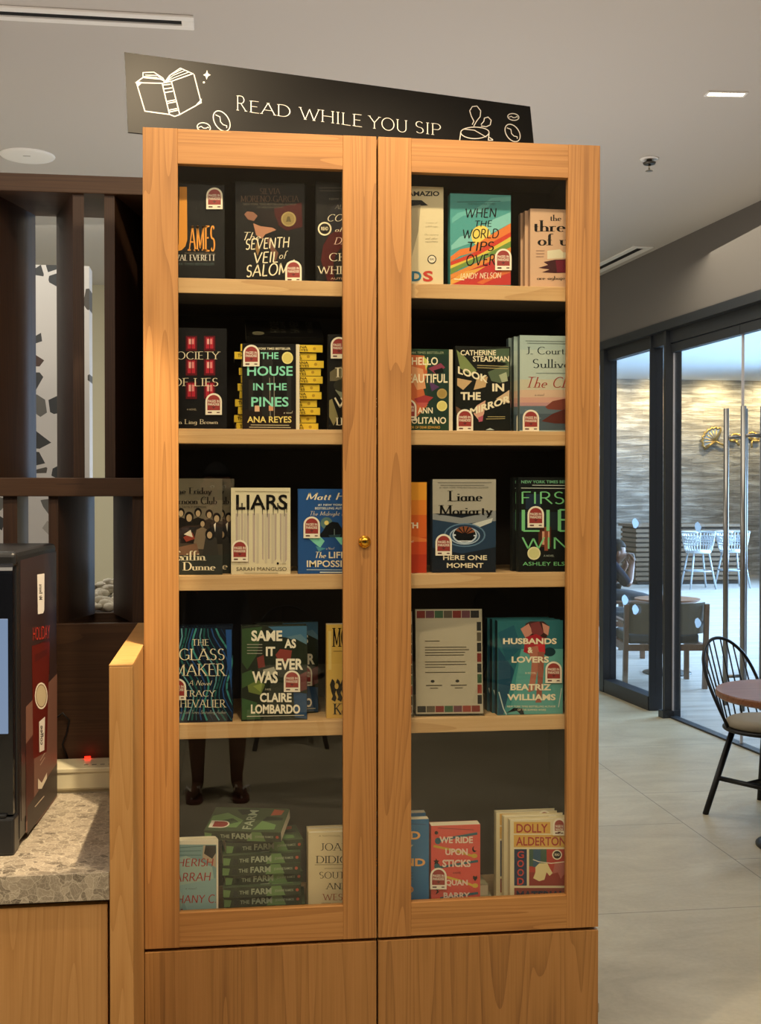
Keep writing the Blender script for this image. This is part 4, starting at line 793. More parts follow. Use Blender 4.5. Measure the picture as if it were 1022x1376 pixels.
# row 4, left
gm = book('dark blue hardcover with flowing glassy strands, left end of the fourth shelf', (216, 843, 312, 971), 3, .032, '#16263b', [q for k in range(17) for q in ((L_, ('#2b6a72', '#234f86', '#3c8b86', '#1d3d63', '#5f9aa0', '#1f5a55')[k % 6], 1.0 + (k % 3) * .7, [(219 + k * 6 + 7 * math.sin(j * .75 + k * .35) + j * 1.8 - 6, 845 + j * 10.2) for j in range(13)]),) if 0 <= k * 6 < 96] + [
    (P, '#22508f', [(303, 846), (311, 846), (311, 925), (306, 895)]), (T, 'THE', 258, 859, 280.5, 867.5, CREAM, 'r'), (T, 'GLASS', 240.5, 871.5, 301.5, 887, CREAM, 'r'), (T, 'MAKER', 232, 891.5, 304.5, 908.5, CREAM, 'r'), (T, 'A Novel', 253, 914, 285, 921, CREAM, 'c'), (T, 'TRACY', 247, 927.5, 290, 936, CREAM, 'r'), (T, 'CHEVALIER', 233, 940, 304, 950.5, CREAM, 'r'), (T, 'New York Times Bestselling Author', 236, 954, 304, 960.5, '#b3b7ae', 'c')], (239, 926), dy=.05)
behind(gm, 'dark blue hardcover copy behind the flowing strands cover, its top edge showing, fourth shelf', .002, .05, .0)
sa = book('hardcover with a leafy green garden painting and staggered white title, fourth shelf', (324, 840, 412.5, 968), 3, .034, '#2c3326', [
    (P, '#3f6a86', [(360, 842), (412, 841), (412, 862), (380, 856)]), (P, '#5a7c8c', [(384, 856), (404, 852), (412, 860), (412, 868)]), (P, '#36502e', [(325, 845), (352, 842), (345, 880), (332, 900), (325, 890)]), (P, '#26301f', [(378, 862), (396, 858), (412, 866), (412, 905), (390, 895)]), (P, '#8a3f35', [(370, 880), (376, 872), (392, 874), (390, 888), (374, 889)]), (P, '#7a3a33', [(345, 884), (354, 880), (356, 896), (347, 898)]), (P, '#6c7a3c', [(332, 918), (344, 912), (356, 920), (350, 934), (334, 930)]),
    (P, '#8b9a4a', [(340, 922), (352, 918), (350, 930)]), (P, '#3e5a33', [(325, 905), (338, 900), (344, 915), (325, 925)]), (P, '#6b3d3a', [(400, 908), (412, 902), (412, 926), (402, 930)]), (P, '#2f4c6c', [(394, 930), (412, 932), (412, 966), (396, 964)]), (P, '#3c5c37', [(325, 938), (345, 944), (350, 966), (325, 967)]), (P, '#a3a18c', [(353, 900), (368, 896), (372, 905), (356, 908)]),
    (T, 'SAME', 337.5, 847, 379, 861.5, '#f6eed4', 'B'), (T, 'AS', 382, 858.5, 397.5, 871, '#f6eed4', 'B'), (T, 'IT', 357, 869, 369.5, 881.5, '#f6eed4', 'B'), (T, 'EVER', 370.5, 885, 407, 900, '#f6eed4', 'B'), (T, 'WAS', 338.5, 902, 373, 918, '#f6eed4', 'B'), (T, 'A NOVEL', 356, 925, 364, 927.5, '#d8d2bd', 's'), (T, 'CLAIRE', 349, 931, 391.5, 943.5, '#f6eed4', 'B'), (T, 'LOMBARDO', 337, 946.5, 403, 959, '#f6eed4', 'B'), (L_, '#d5cfb9', .9, [(332, 962.5), (408, 961)])] + [(L_, '#b5b49f', .8, [(332, y), (352, y)]) for y in (866, 870, 874, 878)], (392, 915), spine='#20261d', dy=.05)
behind(sa, 'dark copy of the leafy garden book, askew behind it to the right, fourth shelf', .038, .075, 0, 14)
book('mustard yellow book with an inked pattern, by the middle stile on the fourth shelf', (438.5, 838, 522, 966), 3, .028, '#d8b257', [
    (T, 'MONSTERS', 446, 843, 515, 870, '#17120c', 'R'), (L_, '#7d6636', .8, [(448, 875), (500, 875)]), (P, '#e4c878', [(441, 848), (445, 848), (445, 900), (441, 900)])] + [(P, '#221a10', [(443 + 7 * k + a, 912 + b) for a, b in ((0, 8), (3, 0), (6, 3), (9, 14), (5, 26), (2, 18))]) for k in range(6)] + [(P, '#221a10', [(445 + 8 * k, 940), (449 + 8 * k, 930), (452 + 8 * k, 938), (450 + 8 * k, 943)]) for k in range(6)] + [(E, '#d8b257', 452 + 10 * k, 922, 2.6, 4) for k in range(5)] + [(T, 'Karen', 447, 945, 488, 960.5, '#17120c', 'R')], spine='#c49c48', hard=False)
# row 4, right: acrylic letter holder
def holder(label, corners, lean):
    """a clear leaning stand with a bordered paper letter inside; corners = four photo points of the sheet, clockwise from top left"""
    z0 = SHZ[3]; bl_ = at(*corners[3], y=D + .055); br_ = at(*corners[2], y=D + .055 + lean); h = at(*corners[0], y=D + .075).z - z0 - .006
    Uv = (br_ - bl_); Uv.z = 0; w = Uv.length; rz = math.atan2(Uv.y, Uv.x)
    tg = thing('letter_holder', label, 'letter holder', (bl_.x, bl_.y, z0 + .0005), (0, 0, rz)); M = Matrix.Rotation(R(-5), 4, 'X')
    mb = MB(); mb.box(-.003, 0, .004, w + .003, .002, h, M=M); mb.box(-.003, .0045, .004, w + .003, .0065, h, M=M); mb.box(-.003, -.005, 0, w + .003, .075, .003)
    mb.build('acrylic_stand', ACRYL, tg)
    mb = MB(); mb.box(0, .0026, .006, w, .0034, h - .003, 0, M=M); mats = [mat('letter_paper', '#cdbfa2', .7), ink('#8d3830'), ink('#4c6a4a'), ink('#3c3a36'), ink('#7a4b52'), ink('#6a5f4c'), ink('#a84b3c')]
    pt = lambda u, v: M @ Vector((u * w, .0022, .006 + v * (h - .009)))
    def q(u0, v0, u1, v1, m): mb.face([pt(u0, v0), pt(u1, v0), pt(u1, v1), pt(u0, v1)], m)
    for k in range(7):
        c = (1, 4, 2, 5, 1, 4, 3)[k]; q(.02 + k * .135, .915, .02 + k * .135 + .125, .985, c); q(.02 + k * .135, .015, .02 + k * .135 + .125, .075, (3, 5, 1, 2, 4, 6, 1)[k])
    for k in range(8):
        c = (3, 6, 2, 3, 1, 3, 5, 3)[k]; q(.92, .09 + k * .1, .985, .09 + k * .1 + .085, c)
    for v, ln in ((.69, .22), (.63, .62), (.605, .66), (.58, .6), (.555, .58), (.49, .6), (.465, .62), (.44, .3), (.39, .6)): q(.14, v, .14 + ln, v + .008, 5)
    for u in (.25, .62):
        mb.face([pt(u + .03 * math.cos(R(a)), .31 + .014 * math.sin(R(a))) for a in range(0, 360, 30)], 3); q(u - .1, .265, u + .14, .275, 5); q(u - .04, .24, u + .08, .248, 5)
    mb.build('letter', mats, tg, recalc=False)
    return tg
holder('clear acrylic stand holding a letter with a patterned coloured border, fourth shelf', [(559, 814), (650, 811), (649, 955), (559, 957)], -.012)
holder('clear acrylic letter stand mostly hidden by the middle stile, fourth shelf', [(525, 817), (554.5, 815), (554.5, 956), (525, 957)], -.004)
hl = book('teal hardcover with a seated woman in a red swimsuit, right end of the fourth shelf', (668, 833.5, 756, 960.5), 3, .03, '#2c6a70', [
    (P, '#1f4a60', [(669, 870), (690, 900), (700, 960), (669, 960)]), (P, '#235a6a', [(669, 850), (690, 840), (700, 870), (680, 890)]), (P, '#5fa39a', [(700, 872), (756, 872), (756, 960), (683, 960)]), (P, '#3f8a88', [(700, 872), (690, 930), (683, 960), (676, 960), (690, 905)]), (E, '#183c44', 738, 876, 8, 6),
    (P, '#4a2a26', [(702, 850), (706, 838), (712, 835), (730, 835), (737, 841), (734, 858), (720, 860)]), (P, '#c98d78', [(699, 845), (710, 838), (716, 850), (706, 858)]), (P, '#c98d78', [(728, 837), (738, 842), (736, 854), (730, 850)]), (P, '#7a3a3a', [(712, 838), (724, 835), (730, 850), (722, 858), (714, 850)]), (P, '#a8242e', [(706, 856), (720, 852), (732, 858), (732, 878), (718, 882), (703, 876)]), (P, '#c4343a', [(718, 868), (731, 862), (732, 878), (722, 880)]),
    (P, '#b3705a', [(708, 870), (722, 868), (726, 885), (721, 905), (717, 928), (709, 930), (713, 905), (714, 890)]), (P, '#9b5c4a', [(722, 876), (731, 876), (730, 900), (728, 925), (727, 944), (719, 944), (722, 915)]), (L_, '#c7d4c9', 1.4, [(670, 930), (676, 952), (680, 960)]), (P, '#141b20', [(680, 958), (690, 951), (702, 952), (704, 960), (699, 960), (694, 955)]), (L_, '#c7d4c9', 1.2, [(754, 925), (750, 950)]),
    (T, 'HUSBANDS', 675.5, 857.5, 747.5, 865.5, CREAM, 'B'), (T, '&', 708.5, 869.5, 715.5, 877.5, CREAM, 'B'), (T, 'LOVERS', 687, 882, 737, 890.5, CREAM, 'B'), (T, 'A NOVEL', 705, 903, 720, 905.5, CREAM, 's'), (T, 'BEATRIZ', 685.5, 919, 740, 927.5, CREAM, 'B'), (T, 'WILLIAMS', 681, 932.5, 746, 941, CREAM, 'B'), (T, 'NEW YORK TIMES BESTSELLING AUTHOR', 681, 948, 746, 950.5, CREAM, 's'), (T, 'OF THE SUMMER WIVES', 695, 952.5, 733, 955, CREAM, 's')], (743, 903), spine='#1c2b33', dy=.045)
behind(hl, 'teal hardcover copy directly behind the red swimsuit cover, its dark spine showing, fourth shelf', -.006, .032); behind(hl, 'teal hardcover copy rearmost behind the red swimsuit cover, fourth shelf', -.012, .064)
# row 5, left
book('pale blue hardcover with white margin and red lettering, left end of the bottom shelf', (205, 1128, 293, 1246), 4, .032, '#f0e8cf', [
    (Q, '#7fa3a3', 207, 1135, 290.6, 1244), (P, '#a3bdb2', [(207, 1160), (250, 1150), (285, 1165), (290, 1200), (250, 1210), (207, 1195)]), (P, '#8fb3b3', [(240, 1190), (290, 1180), (290, 1230), (255, 1235)]), (P, '#94b0a6', [(207, 1205), (245, 1212), (240, 1240), (207, 1240)]), (L_, '#4f7278', .9, [(240, 1139), (272, 1137)]), (L_, '#4f7278', .9, [(240, 1144), (270, 1143)]), (L_, '#4f7278', .9, [(240, 1149), (270, 1149)]),
    (P, '#b9a68c', [(273, 1136), (290, 1136), (290, 1166), (272, 1152)]), (P, '#2a2622', [(276, 1136), (290, 1136), (290, 1146), (285, 1154), (274, 1147)]), (T, 'CHERISH', 228, 1154, 287, 1165, '#a83430', 'k', -1), (T, 'FARRAH', 227, 1173.5, 283.5, 1185.5, '#a83430', 'k', -2), (T, 'a novel', 249, 1192, 264, 1195, '#5a4a48', 'c'), (T, 'BETHANY C.', 215, 1203, 290, 1214.5, '#a83430', 'k', -1), (T, 'Morrow', 232, 1221, 283, 1235, '#a83430', 'k', -1)], dy=.04)
jd = book('cream hardcover with thin black and orange serif lettering on the bottom shelf', (414, 1116.5, 500, 1243), 4, .03, '#ddcb9f', [
    (T, 'A NATIONAL BESTSELLER', 428, 1122, 486, 1124.5, '#9c8a64', 's'), (T, 'JOAN', 430.5, 1133, 470, 1143, '#171410', 'r'), (T, 'DIDION', 424, 1150, 481, 1160, '#171410', 'r'), (L_, '#8a7a58', .8, [(423, 1162), (486, 1161.5)]), (L_, '#8a7a58', .6, [(436, 1167), (486, 1166.5)]), (T, 'SOUTH', 429, 1171.5, 473, 1180.5, '#4a3c2c', 'r'), (T, 'AND', 437, 1186.5, 468, 1195, '#171410', 'r'), (T, 'WEST', 432.5, 1201, 468, 1209.5, '#a14a2a', 'r'), (T, 'FROM A NOTEBOOK', 432, 1213, 476, 1215.5, '#6b5a40', 's')], spine='#c9b587')
behind(jd, 'cream hardcover copy behind the thin serif lettered one, its top showing, bottom shelf', .0, .036)
# the green stack
GSP = ('#36432f', '#45543a')
def farm_art(mb, mats, w, t):
    pt = lambda u, v: (u, -.0003, v); mats += [ink('#a3ae93'), ink('#6d8f57'), ink('#26332a'), ink('#b8593f')]
    mb.face([pt(w * .05, .001), pt(w * .30, .001), pt(w * .24, t - .001), pt(w * .12, t - .001)], 3); mb.face([pt(-w * .5 + .001, .002), pt(-w * .42, .002), pt(-w * .40, t * .7), pt(-w * .5 + .001, t * .8)], 3); mb.face([pt(-w * .38, .003), pt(-w * .3, .003), pt(-w * .32, t * .6), pt(-w * .36, t * .7)], 4)
    pt = lambda u, v: (u, -.0005, v); poly_text(mb, 2, 'THE', 'b', -w * .29, t * .28, -w * .17, t * .64, pt); poly_text(mb, 2, 'FARM', 'B', -w * .14, t * .22, w * .12, t * .80, pt); poly_text(mb, 2, 'JOANNE RAMOS', 'b', w * .16, t * .32, w * .40, t * .62, pt)
    mb.face([pt(w * .45 + .004 * math.cos(R(q)), t / 2 + .004 * math.sin(R(q))) for q in range(0, 360, 30)], 5)
    tp = lambda u, v: (u, v, t + .0003)      # the cover picture, facing up
    for m_, pts in ((3, [(-.48, .02), (-.1, .02), (-.05, .06), (-.3, .1), (-.48, .08)]), (4, [(-.42, .03), (-.3, .025), (-.1, .05), (-.2, .07), (-.4, .05)]), (4, [(-.1, .09), (.1, .1), (.1, .125), (-.2, .12)]), (3, [(.12, .01), (.4, .015), (.4, .04), (.2, .06)]), (5, [(.28, .09), (.42, .095), (.44, .12), (.3, .125)]), (4, [(.2, .06), (.46, .065), (.46, .08), (.24, .085)])):
        mb.face([tp(u * w, v) for u, v in pts], m_)
    for p in fit_text('FARM', 'b', .012, -w * .02, .118, w * .10): mb.face([(w * .08 - q[1], q[0], t + .0005) for q in p], 2)
gy = D + .05; gw = at(408, 1150, y=gy).x - at(303, 1150, y=gy).x; gt = .0262; first = None
gl = [(356, 0), (358, -2), (353, 1), (352, 0), (355, 3), (351, 0), (352, 2.5), (356, 5), (354, -1)]
ordg = ['lowest', 'second from the bottom', 'third from the bottom', 'fourth from the bottom', 'fifth from the bottom', 'fourth from the top', 'third from the top', 'second from the top']
for k in range(8):
    px, rz = gl[k]; p = at(px, 1150, y=gy); lab = 'green-spined paperback %s in the flat stack on the bottom shelf' % ordg[k]
    loc = (p.x, gy + .006 * ((k * 5) % 3) + abs(rz) * .0018, SHZ[4] + .0004 + k * (gt + .0004))
    if first is None: first = flat_book('paperback_book', lab, gw, .132, gt, GSP, farm_art, loc, R(rz), group='green paperbacks in the flat stack')
    else: copy_thing(first, loc, (0, 0, R(rz)), lab)
p = at(340, 1136, y=gy + .01); zt = SHZ[4] + .0012 + 8 * (gt + .0004)
topb = copy_thing(first, (p.x - .026, gy + .006, zt), (R(11), 0, R(-13)), 'green paperback tilted askew, cover up, topmost of the flat stack on the bottom shelf')
topb.location.z += .006
mb = MB()
# its sticker, on the upturned cover
def arch2(w, h): return [(-w / 2, 0), (w / 2, 0), (w / 2, h - w / 2)] + [(w / 2 * math.cos(R(q)), h - w / 2 + w / 2 * math.sin(R(q))) for q in range(20, 180, 20)] + [(-w / 2, h - w / 2)]
o3 = (-gw * .36, .014)
mb.extrude([(o3[0] + v - .02, o3[1] + u + .02, gt + .0008) for u, v in arch2(.038, .05)], (0, 0, .0003), 0); mb.face([(o3[0] + v - .02, o3[1] + u + .02, gt + .0013) for u, v in [(a * .8, .009 + b * .74) for a, b in arch2(.038, .05)]], 1)
mb.build('sticker', [STK_W, STK_R], topb, recalc=False)
# row 5, right
br_ = book('blue paperback with yellow and cream capitals, beside the pink one on the bottom shelf', (490, 1100.5, 576, 1238), 4, .028, '#2f6f9c', [
    (L_, '#1f4d70', .9, [(530, 1106), (572, 1108)]), (T, 'FRIEND', 500, 1117, 564.5, 1128, '#f0b46a', 'B'), (T, 'OF MY', 508, 1135, 555, 1145.5, '#b3b8a2', 'B'), (T, 'WEEKEND', 478, 1153.5, 571, 1164, '#f0b46a', 'B'), (T, 'THE', 520, 1172, 555, 1182, '#2a5a7c', 'B'), (T, 'NOVEL D', 492, 1190.5, 555.5, 1200, '#c98a52', 'B')], hard=False, spine='#27587c', dy=.045)
behind(br_, 'blue paperback copy behind the yellow lettered blue one, its pale top edge showing, bottom shelf', .002, .06, .0)
book('coral pink paperback with hockey sticks and rounded pale lettering, bottom shelf behind the right door', (579, 1107.5, 645, 1236), 4, .036, '#d9584c', [
    (L_, '#37626c', 3.4, [(588, 1131), (600, 1127), (640, 1120)]), (E, '#37626c', 588, 1130, 4, 4.4), (L_, '#c9a53c', 3.0, [(583, 1137), (612, 1143), (637, 1151)]), (E, '#c9a53c', 637, 1150, 4, 3), (L_, '#37626c', 3.2, [(588, 1166), (610, 1162), (641, 1157)]), (E, '#37626c', 587, 1164, 4, 4), (L_, '#d9b545', 3.0, [(598, 1178), (620, 1184), (638, 1191)]), (E, '#d9b545', 638, 1190, 4, 3), (L_, '#37626c', 3.2, [(592, 1207), (612, 1204), (641, 1200)]),
    (E, '#1c1718', 586, 1119, 2.4, 2.4), (E, '#1c1718', 637, 1141, 3, 4), (E, '#d9584c', 638.5, 1139.5, 2.6, 3.4), (P, '#1c1718', [(585.5, 1153), (587, 1156), (590, 1156.5), (588, 1158.5), (589, 1161.5), (586, 1160), (583, 1161.5), (584, 1158.5), (582, 1156.5), (585, 1156)]), (P, '#1c1718', [(638, 1184), (635, 1180), (635.5, 1176.5), (638, 1178), (640.5, 1176.5), (641, 1180)]), (P, '#1c1718', [(584, 1194), (590, 1192), (588, 1197), (590, 1198), (585, 1202), (587, 1197)]),
    (L_, '#8d3a36', .9, [(588, 1112.5), (636, 1115)]), (T, 'WE RIDE', 590, 1124, 635, 1133, '#ecd2bd', 'B'), (T, 'UPON', 598, 1140, 628, 1149, '#ecd2bd', 'B'), (T, 'STICKS', 594, 1155, 632, 1165, '#ecd2bd', 'B'), (T, 'A NOVEL', 608, 1171.5, 619, 1174, '#3a2322', 's'), (T, 'QUAN', 598, 1182, 628, 1191, '#ecd2bd', 'B'), (T, 'BARRY', 595.5, 1199, 631, 1207, '#ecd2bd', 'B')], (588.5, 1180), hard=False, spine='#c04c44', dy=.045)
mb_loc = at(652, 1170, y=D + .13)
MBK = thing('paperback_book', 'pale paperback lying behind the coral pink book, only its page edges showing', 'book', (mb_loc.x - .07, D + .12, SHZ[4] + .0004), (0, 0, 0))
MB().box(-.09, 0, 0, .085, .1, .0006).box(-.09, 0, .0284, .085, .1, .029).box(-.09, 0, .0006, -.0894, .1, .0284).build('cover', ink('#b5ab8a'), MBK); MB().box(-.089, .001, .0008, .0845, .099, .0282).build('page_block', PAGE, MBK)
o = copy_thing(MBK, (mb_loc.x - .078, D + .125, SHZ[4] + .0298), (0, 0, R(2)), 'pale paperback lying flat on another one behind the coral pink book')
da = book('cream-bordered hardcover with a clothesline picture, right end of the bottom shelf', (685, 1100, 768, 1235), 4, .026, '#e6d8ae', [
    (Q, '#d9a94e', 690, 1104.5, 739, 1120), (Q, '#d9a94e', 690, 1122, 766, 1138.5), (T, 'DOLLY', 693.5, 1107, 735.5, 1119, '#a5332a', 'b'), (T, 'ALDERTON', 693, 1124.5, 760, 1136.5, '#a5332a', 'b'), (Q, '#243a5e', 690.5, 1141, 707.5, 1190), (Q, '#b0392f', 710.5, 1141, 766, 1190), (P, '#3c5a48', [(710.5, 1141), (734, 1141), (734, 1165), (710.5, 1164)]), (Q, '#2f5670', 716, 1141, 726, 1165), (P, '#8f2f2a', [(710.5, 1172), (766, 1172), (766, 1190), (710.5, 1190)]),
    (L_, '#e9dfc4', 1.1, [(716, 1155), (724, 1158), (740, 1160), (766, 1157)]), (P, '#e4d39a', [(719, 1165), (724, 1160), (735, 1160), (738, 1166), (742, 1173), (738, 1177), (734, 1172), (731, 1182), (724, 1184), (716, 1180), (719, 1172)]), (P, '#b0625a', [(745, 1160), (758, 1159), (766, 1165), (762, 1172), (757, 1175), (753, 1181), (749, 1172), (742, 1174)]),
    (Q, '#8a3a30', 690.5, 1193, 766, 1212), (T, 'MATERIAL', 693.5, 1197, 758, 1210, '#1f2a48', 'B')] + [(T, c, 694.5, 1143.5 + 12 * k, 703.5, 1153 + 12 * k, '#c8463c', 'b') for k, c in enumerate('GOOD')] + seal(748, 1148.5, 6.6, '#ece2c4', '#26211f'), (750.5, 1110.5, 17, 23), dy=.04, spine='#d8c99c')
behind(da, 'cream-bordered hardcover copy directly behind the clothesline cover, bottom shelf', -.009, .03, .0015); behind(da, 'cream-bordered hardcover copy rearmost of three behind the clothesline cover, bottom shelf', -.022, .062, .005)
# ------------------------------------------------------------------ left: divider, counter, machine, slatted screen
dv0 = at(147, 893, y=2.57); dv1 = at(179, 893, y=2.57); DVZ = (dv0.z + dv1.z) / 2; DX1 = BX0 - .0015; DX0 = DX1 - (dv1.x - dv0.x)
CZ = EYE - .81
mb = MB(); mb.box(DX0, 2.57, 0, DX1, 3.415, DVZ - .004, 0, .0015); mb.box(DX0, 2.57, DVZ - .004, DX1, 3.415, DVZ, 1, .001)
tag(mb.build('divider_panel', [DIVV, DIVT], None, ((DX0 + DX1) / 2, 3, 0)), 'low thick light oak end panel between the counter and the bookcase', 'panel')
SY = 3.42                                             # front plane of the slatted screen
o = MB().box(-1.75, 2.575, CZ - .060, DX0 - .001, SY - .005, CZ, 0, .0015).build('stone_worktop', STONE, None, (-1, 3, CZ - .06)); tag(o, 'brown speckled stone worktop carrying the coffee machine', 'worktop')
cb = thing('counter_cabinet', 'light oak counter cabinet under the stone worktop', 'cabinet', (-1, 3, 0)); cl_ = cb.location.copy()
MB().box(-1.74, 2.61, .09, DX0 - .003, SY - .01, CZ - .0605).build('carcass', DARKH, cb, cl_); MB().box(-1.74, 2.66, 0, DX0 - .003, SY - .02, .09).build('plinth', DARKH, cb, cl_)
dz = at(70, 1218, y=2.585).z
for x0, x1 in ((-1.74, -1.0), (-.997, DX0 - .006)): MB().box(x0, 2.585, .095, x1, 2.607, dz, 0, .001).build('cabinet_door', VEN, cb, cl_)

# coffee machine
A0 = at(21.7, 1148, z=CZ); A1 = at(76.7, 1070, z=CZ); sv = (A1 - A0); dep = sv.length; ang = math.atan2(-sv.x, sv.y)
MH = at(25, 742, pl=(A0, Vector((0, 1, 0)))).z - CZ
cm = thing('coffee_machine', 'tall black coffee machine with a sticker on its side, on the stone worktop', 'coffee machine', (A0.x, A0.y, CZ + .0005), (0, 0, ang))
BLKP = mat('black_plastic', '#1b1c1f', .32); GLOSSP = mat('gloss_black_front', '#0e1118', .12, 0, .6); MW = .40
mb = MB(); mb.box(-MW, .03, .012, 0, dep, MH, 0, .012); mb.box(-MW, .012, MH - .035, 0, .06, MH - .002, 0, .010, seg=3)
mb.box(-MW + .02, -.012, .0, -.002, .05, .085, 0, .006); mb.build('body', BLKP, cm)
mb = MB(); pr = [(0, .09), (0, MH - .05)] + [(.03 * (1 - math.cos(R(a))), MH - .05 + .03 * math.sin(R(a))) for a in range(15, 95, 15)] + [(.035, .09)]
mb.extrude([(-MW + .004, y_, z_) for y_, z_ in pr], (MW - .010, 0, 0)); mb.build('front_cover', GLOSSP, cm)
mb = MB(); mb.box(-MW + .05, -.003, MH * .40, -.016, -.0002, MH * .78, 0, .001); mb.build('touch_screen', mat('lit_screen', '#10141c', .15, emit='#9db6da', es=.55), cm)  # glowing panel stands in for a soft reflection on the gloss front
mb = MB(); mb.box(-MW + .03, -.010, .0855, -.02, .046, .092, 0, .002)
for k in range(9): mb.box(-MW + .05 + k * .035, -.008, .092, -MW + .062 + k * .035, .040, .0945)
mb.build('drip_tray', mat('dark_grille', '#2b2d31', .4, .6), cm)
mb = MB(); mb.box(-.26, -.03, .30, -.14, .02, .37, 0, .006); mb.tube([(-.18, -.015, .30), (-.18, -.015, .272)], .008); mb.tube([(-.22, -.015, .30), (-.22, -.015, .272)], .008); mb.build('spout', BLKP, cm)
# side sticker: everything is laid on the machine's right side
P0 = Vector((A0.x, A0.y, CZ)); UD = sv.normalized(); SN = Vector((UD.y, -UD.x, 0)); f = Flat(P0, UD, SN); f.clip = (.0, 0, dep, MH)
mats = [mat('sticker_film', '#38292a', .3)]; mb = MB()
mb.box(.0003, .055, .06, .0009, dep - .004, MH - .022, 0)
art = [('P', '#4a1a18', [(44, 868), (66, 858), (66, 905), (60, 918), (45, 925)]), ('P', '#7d5a4e', [(34, 950), (62, 920), (76, 905), (76, 1070), (50, 1105), (34, 1120)]), ('P', '#5a2f2a', [(34, 1000), (45, 985), (45, 1090), (34, 1105)]), ('P', '#6e2019', [(42, 868), (66, 862), (62, 1010), (44, 1020)]), ('P', '#5b1e1a', [(46, 880), (62, 872), (62, 880), (46, 890)]),
       ('P', '#4a3f3a', [(36, 1085), (76, 1025), (76, 1068), (36, 1122)]), ('P', '#f1efe9', [(49.2, 772), (58.8, 770.5), (58.6, 820), (57, 824), (50, 825.5)]), ('T', 'Mr Beans', 51.8, 785, 56, 806, '#26211f', 'b', 90),
       ('T', 'HOLIDAY', 43.5, 843, 66, 861, '#b5382c', 's', -8), ('E', '#ece5cf', 54.5, 935, 8.6, 18), ('E', '#6b4430', 54.5, 935, 7.2, 15.6), ('E', '#cdbf9c', 54.5, 935, 6.6, 14.6), ('P', '#ece8df', [(51.5, 970), (59.5, 963), (58.5, 1008), (52, 1011)]), ('T', 'coffee', 53.2, 975, 57.5, 1001, '#3a322e', 'b', 90),
       ('P', '#e6dcc6', [(50, 1046), (55, 1052), (62, 1038), (62, 1046), (55, 1060), (50, 1060)]), ('L', '#c8bba4', 1.1, [(46, 1084), (58, 1070)]), ('L', '#b7a28f', .9, [(53, 1022), (59, 1012)]), ('L', '#b7a28f', .9, [(53, 1028), (59, 1018)])]
inv = cm.matrix_basis.inverted()
put = lambda u, v, l: inv @ (P0 + UD * u + SN * (.0012 + l * .00005) + Vector((0, 0, v)))
f.draw(mb, mats, art, put); mb.build('side_sticker', mats, cm, recalc=False)

# cream boxed appliance with a red pilot light
r0 = at(77, 1067, z=CZ); r1 = at(150, 1066, z=CZ); ry = r0.y; rx0 = r0.x - .02; rx1 = DX0 - .012; rh = at(110, 1033, y=ry).z - CZ; rd = .12
ap = thing('cream_appliance', 'small cream plastic box with a red pilot light at the back of the stone worktop', 'appliance', ((rx0 + rx1) / 2, ry, CZ + .0005)); w = (rx1 - rx0) / 2
CRM = mat('cream_plastic', '#cfc7a8', .4)
MB().box(-w, 0, .008, w, rd, rh, 0, .006).box(-w - .003, -.003, rh - .012, w + .003, rd, rh + .002, 0, .003).box(-w + .01, .01, 0, w - .01, rd - .01, .01).build('housing', CRM, ap)
mb = MB()
for k in range(5): mb.box(-.02 + k * .022, .03, rh + .002, -.008 + k * .022, .036, rh + .0035)
mb.build('button', mat('grey_button', '#8d8778', .5), ap)
pxl = at(118, 1012, y=ry + rd).x - (rx0 + rx1) / 2
MB().box(pxl - .008, rd - .012, rh + .002, pxl + .008, rd - .003, rh + .008, 0, .001).build('pilot_light', mat('red_pilot', '#5a0806', .4, emit='#ff1408', es=9), ap)
# cable behind the machine
q = [at(x, y, y=SY - .008) for x, y in ((92, 1022), (84, 1000), (90, 985), (93, 968), (84, 958), (76, 965))]
tag(MB().tube(q, .003, 0, 6).build('power_cable', mat('black_cable', '#0d0c0c', .5), None, q[0]), 'thin black cable looping up the dark panel behind the coffee machine', 'cable')

# slatted screen: beams, zig-zag fins, solid lower panel
sc_ = thing('slatted_screen', 'dark stained timber screen with angled upright fins behind the counter', 'screen', (-1.0, SY, 0)); so = sc_.location.copy()
zt = at(100, 235, y=SY).z; zb_ = at(100, 259, y=SY).z; SD = .30; XR = .6
MB().box(-2.4, SY, zb_, XR, SY + SD, zt, 0, .002).build('top_beam', DARKH, sc_, so)
m0, m1 = at(100, 667, y=SY).z, at(100, 642, y=SY).z
MB().box(-2.4, SY - .004, m0, XR, SY + SD, m1, 0, .002).build('middle_beam', DARKH, sc_, so)
pz_ = at(130, 838, y=SY).z
MB().box(-2.4, SY, 0, XR, SY + .03, pz_, 0, .001).build('lower_panel', DARKH, sc_, so)
def fin(fl_, fr_, bk, z0, z1, side):
    """front edge between photo columns fl_..fr_; the face on that side runs back to column bk"""
    yf, yb = SY + .012, SY + SD - .012; a = at(fl_, 668, y=yf).x; b = at(fr_, 668, y=yf).x; c = at(bk, 668, y=yb).x
    d = c - (b if side > 0 else a)
    MB().prism([(a, yf), (b, yf), (b + d, yb), (a + d, yb)], z0, z1).build('fin', DARKV, sc_, so)
for args in ((-30, -12, 49, 1), (99, 114, 77, -1), (141, 155, 192, 1), (-120, -105, -142, -1), (205, 220, 190, -1)): fin(*args[:3], m1, zb_, args[3])
for args in ((4, 23, 38, 1), (65, 78, 127, 1), (178, 196, 152, -1), (-70, -52, -22, 1)): fin(*args[:3], pz_ if args[0] > 0 else pz_, m0, args[3])
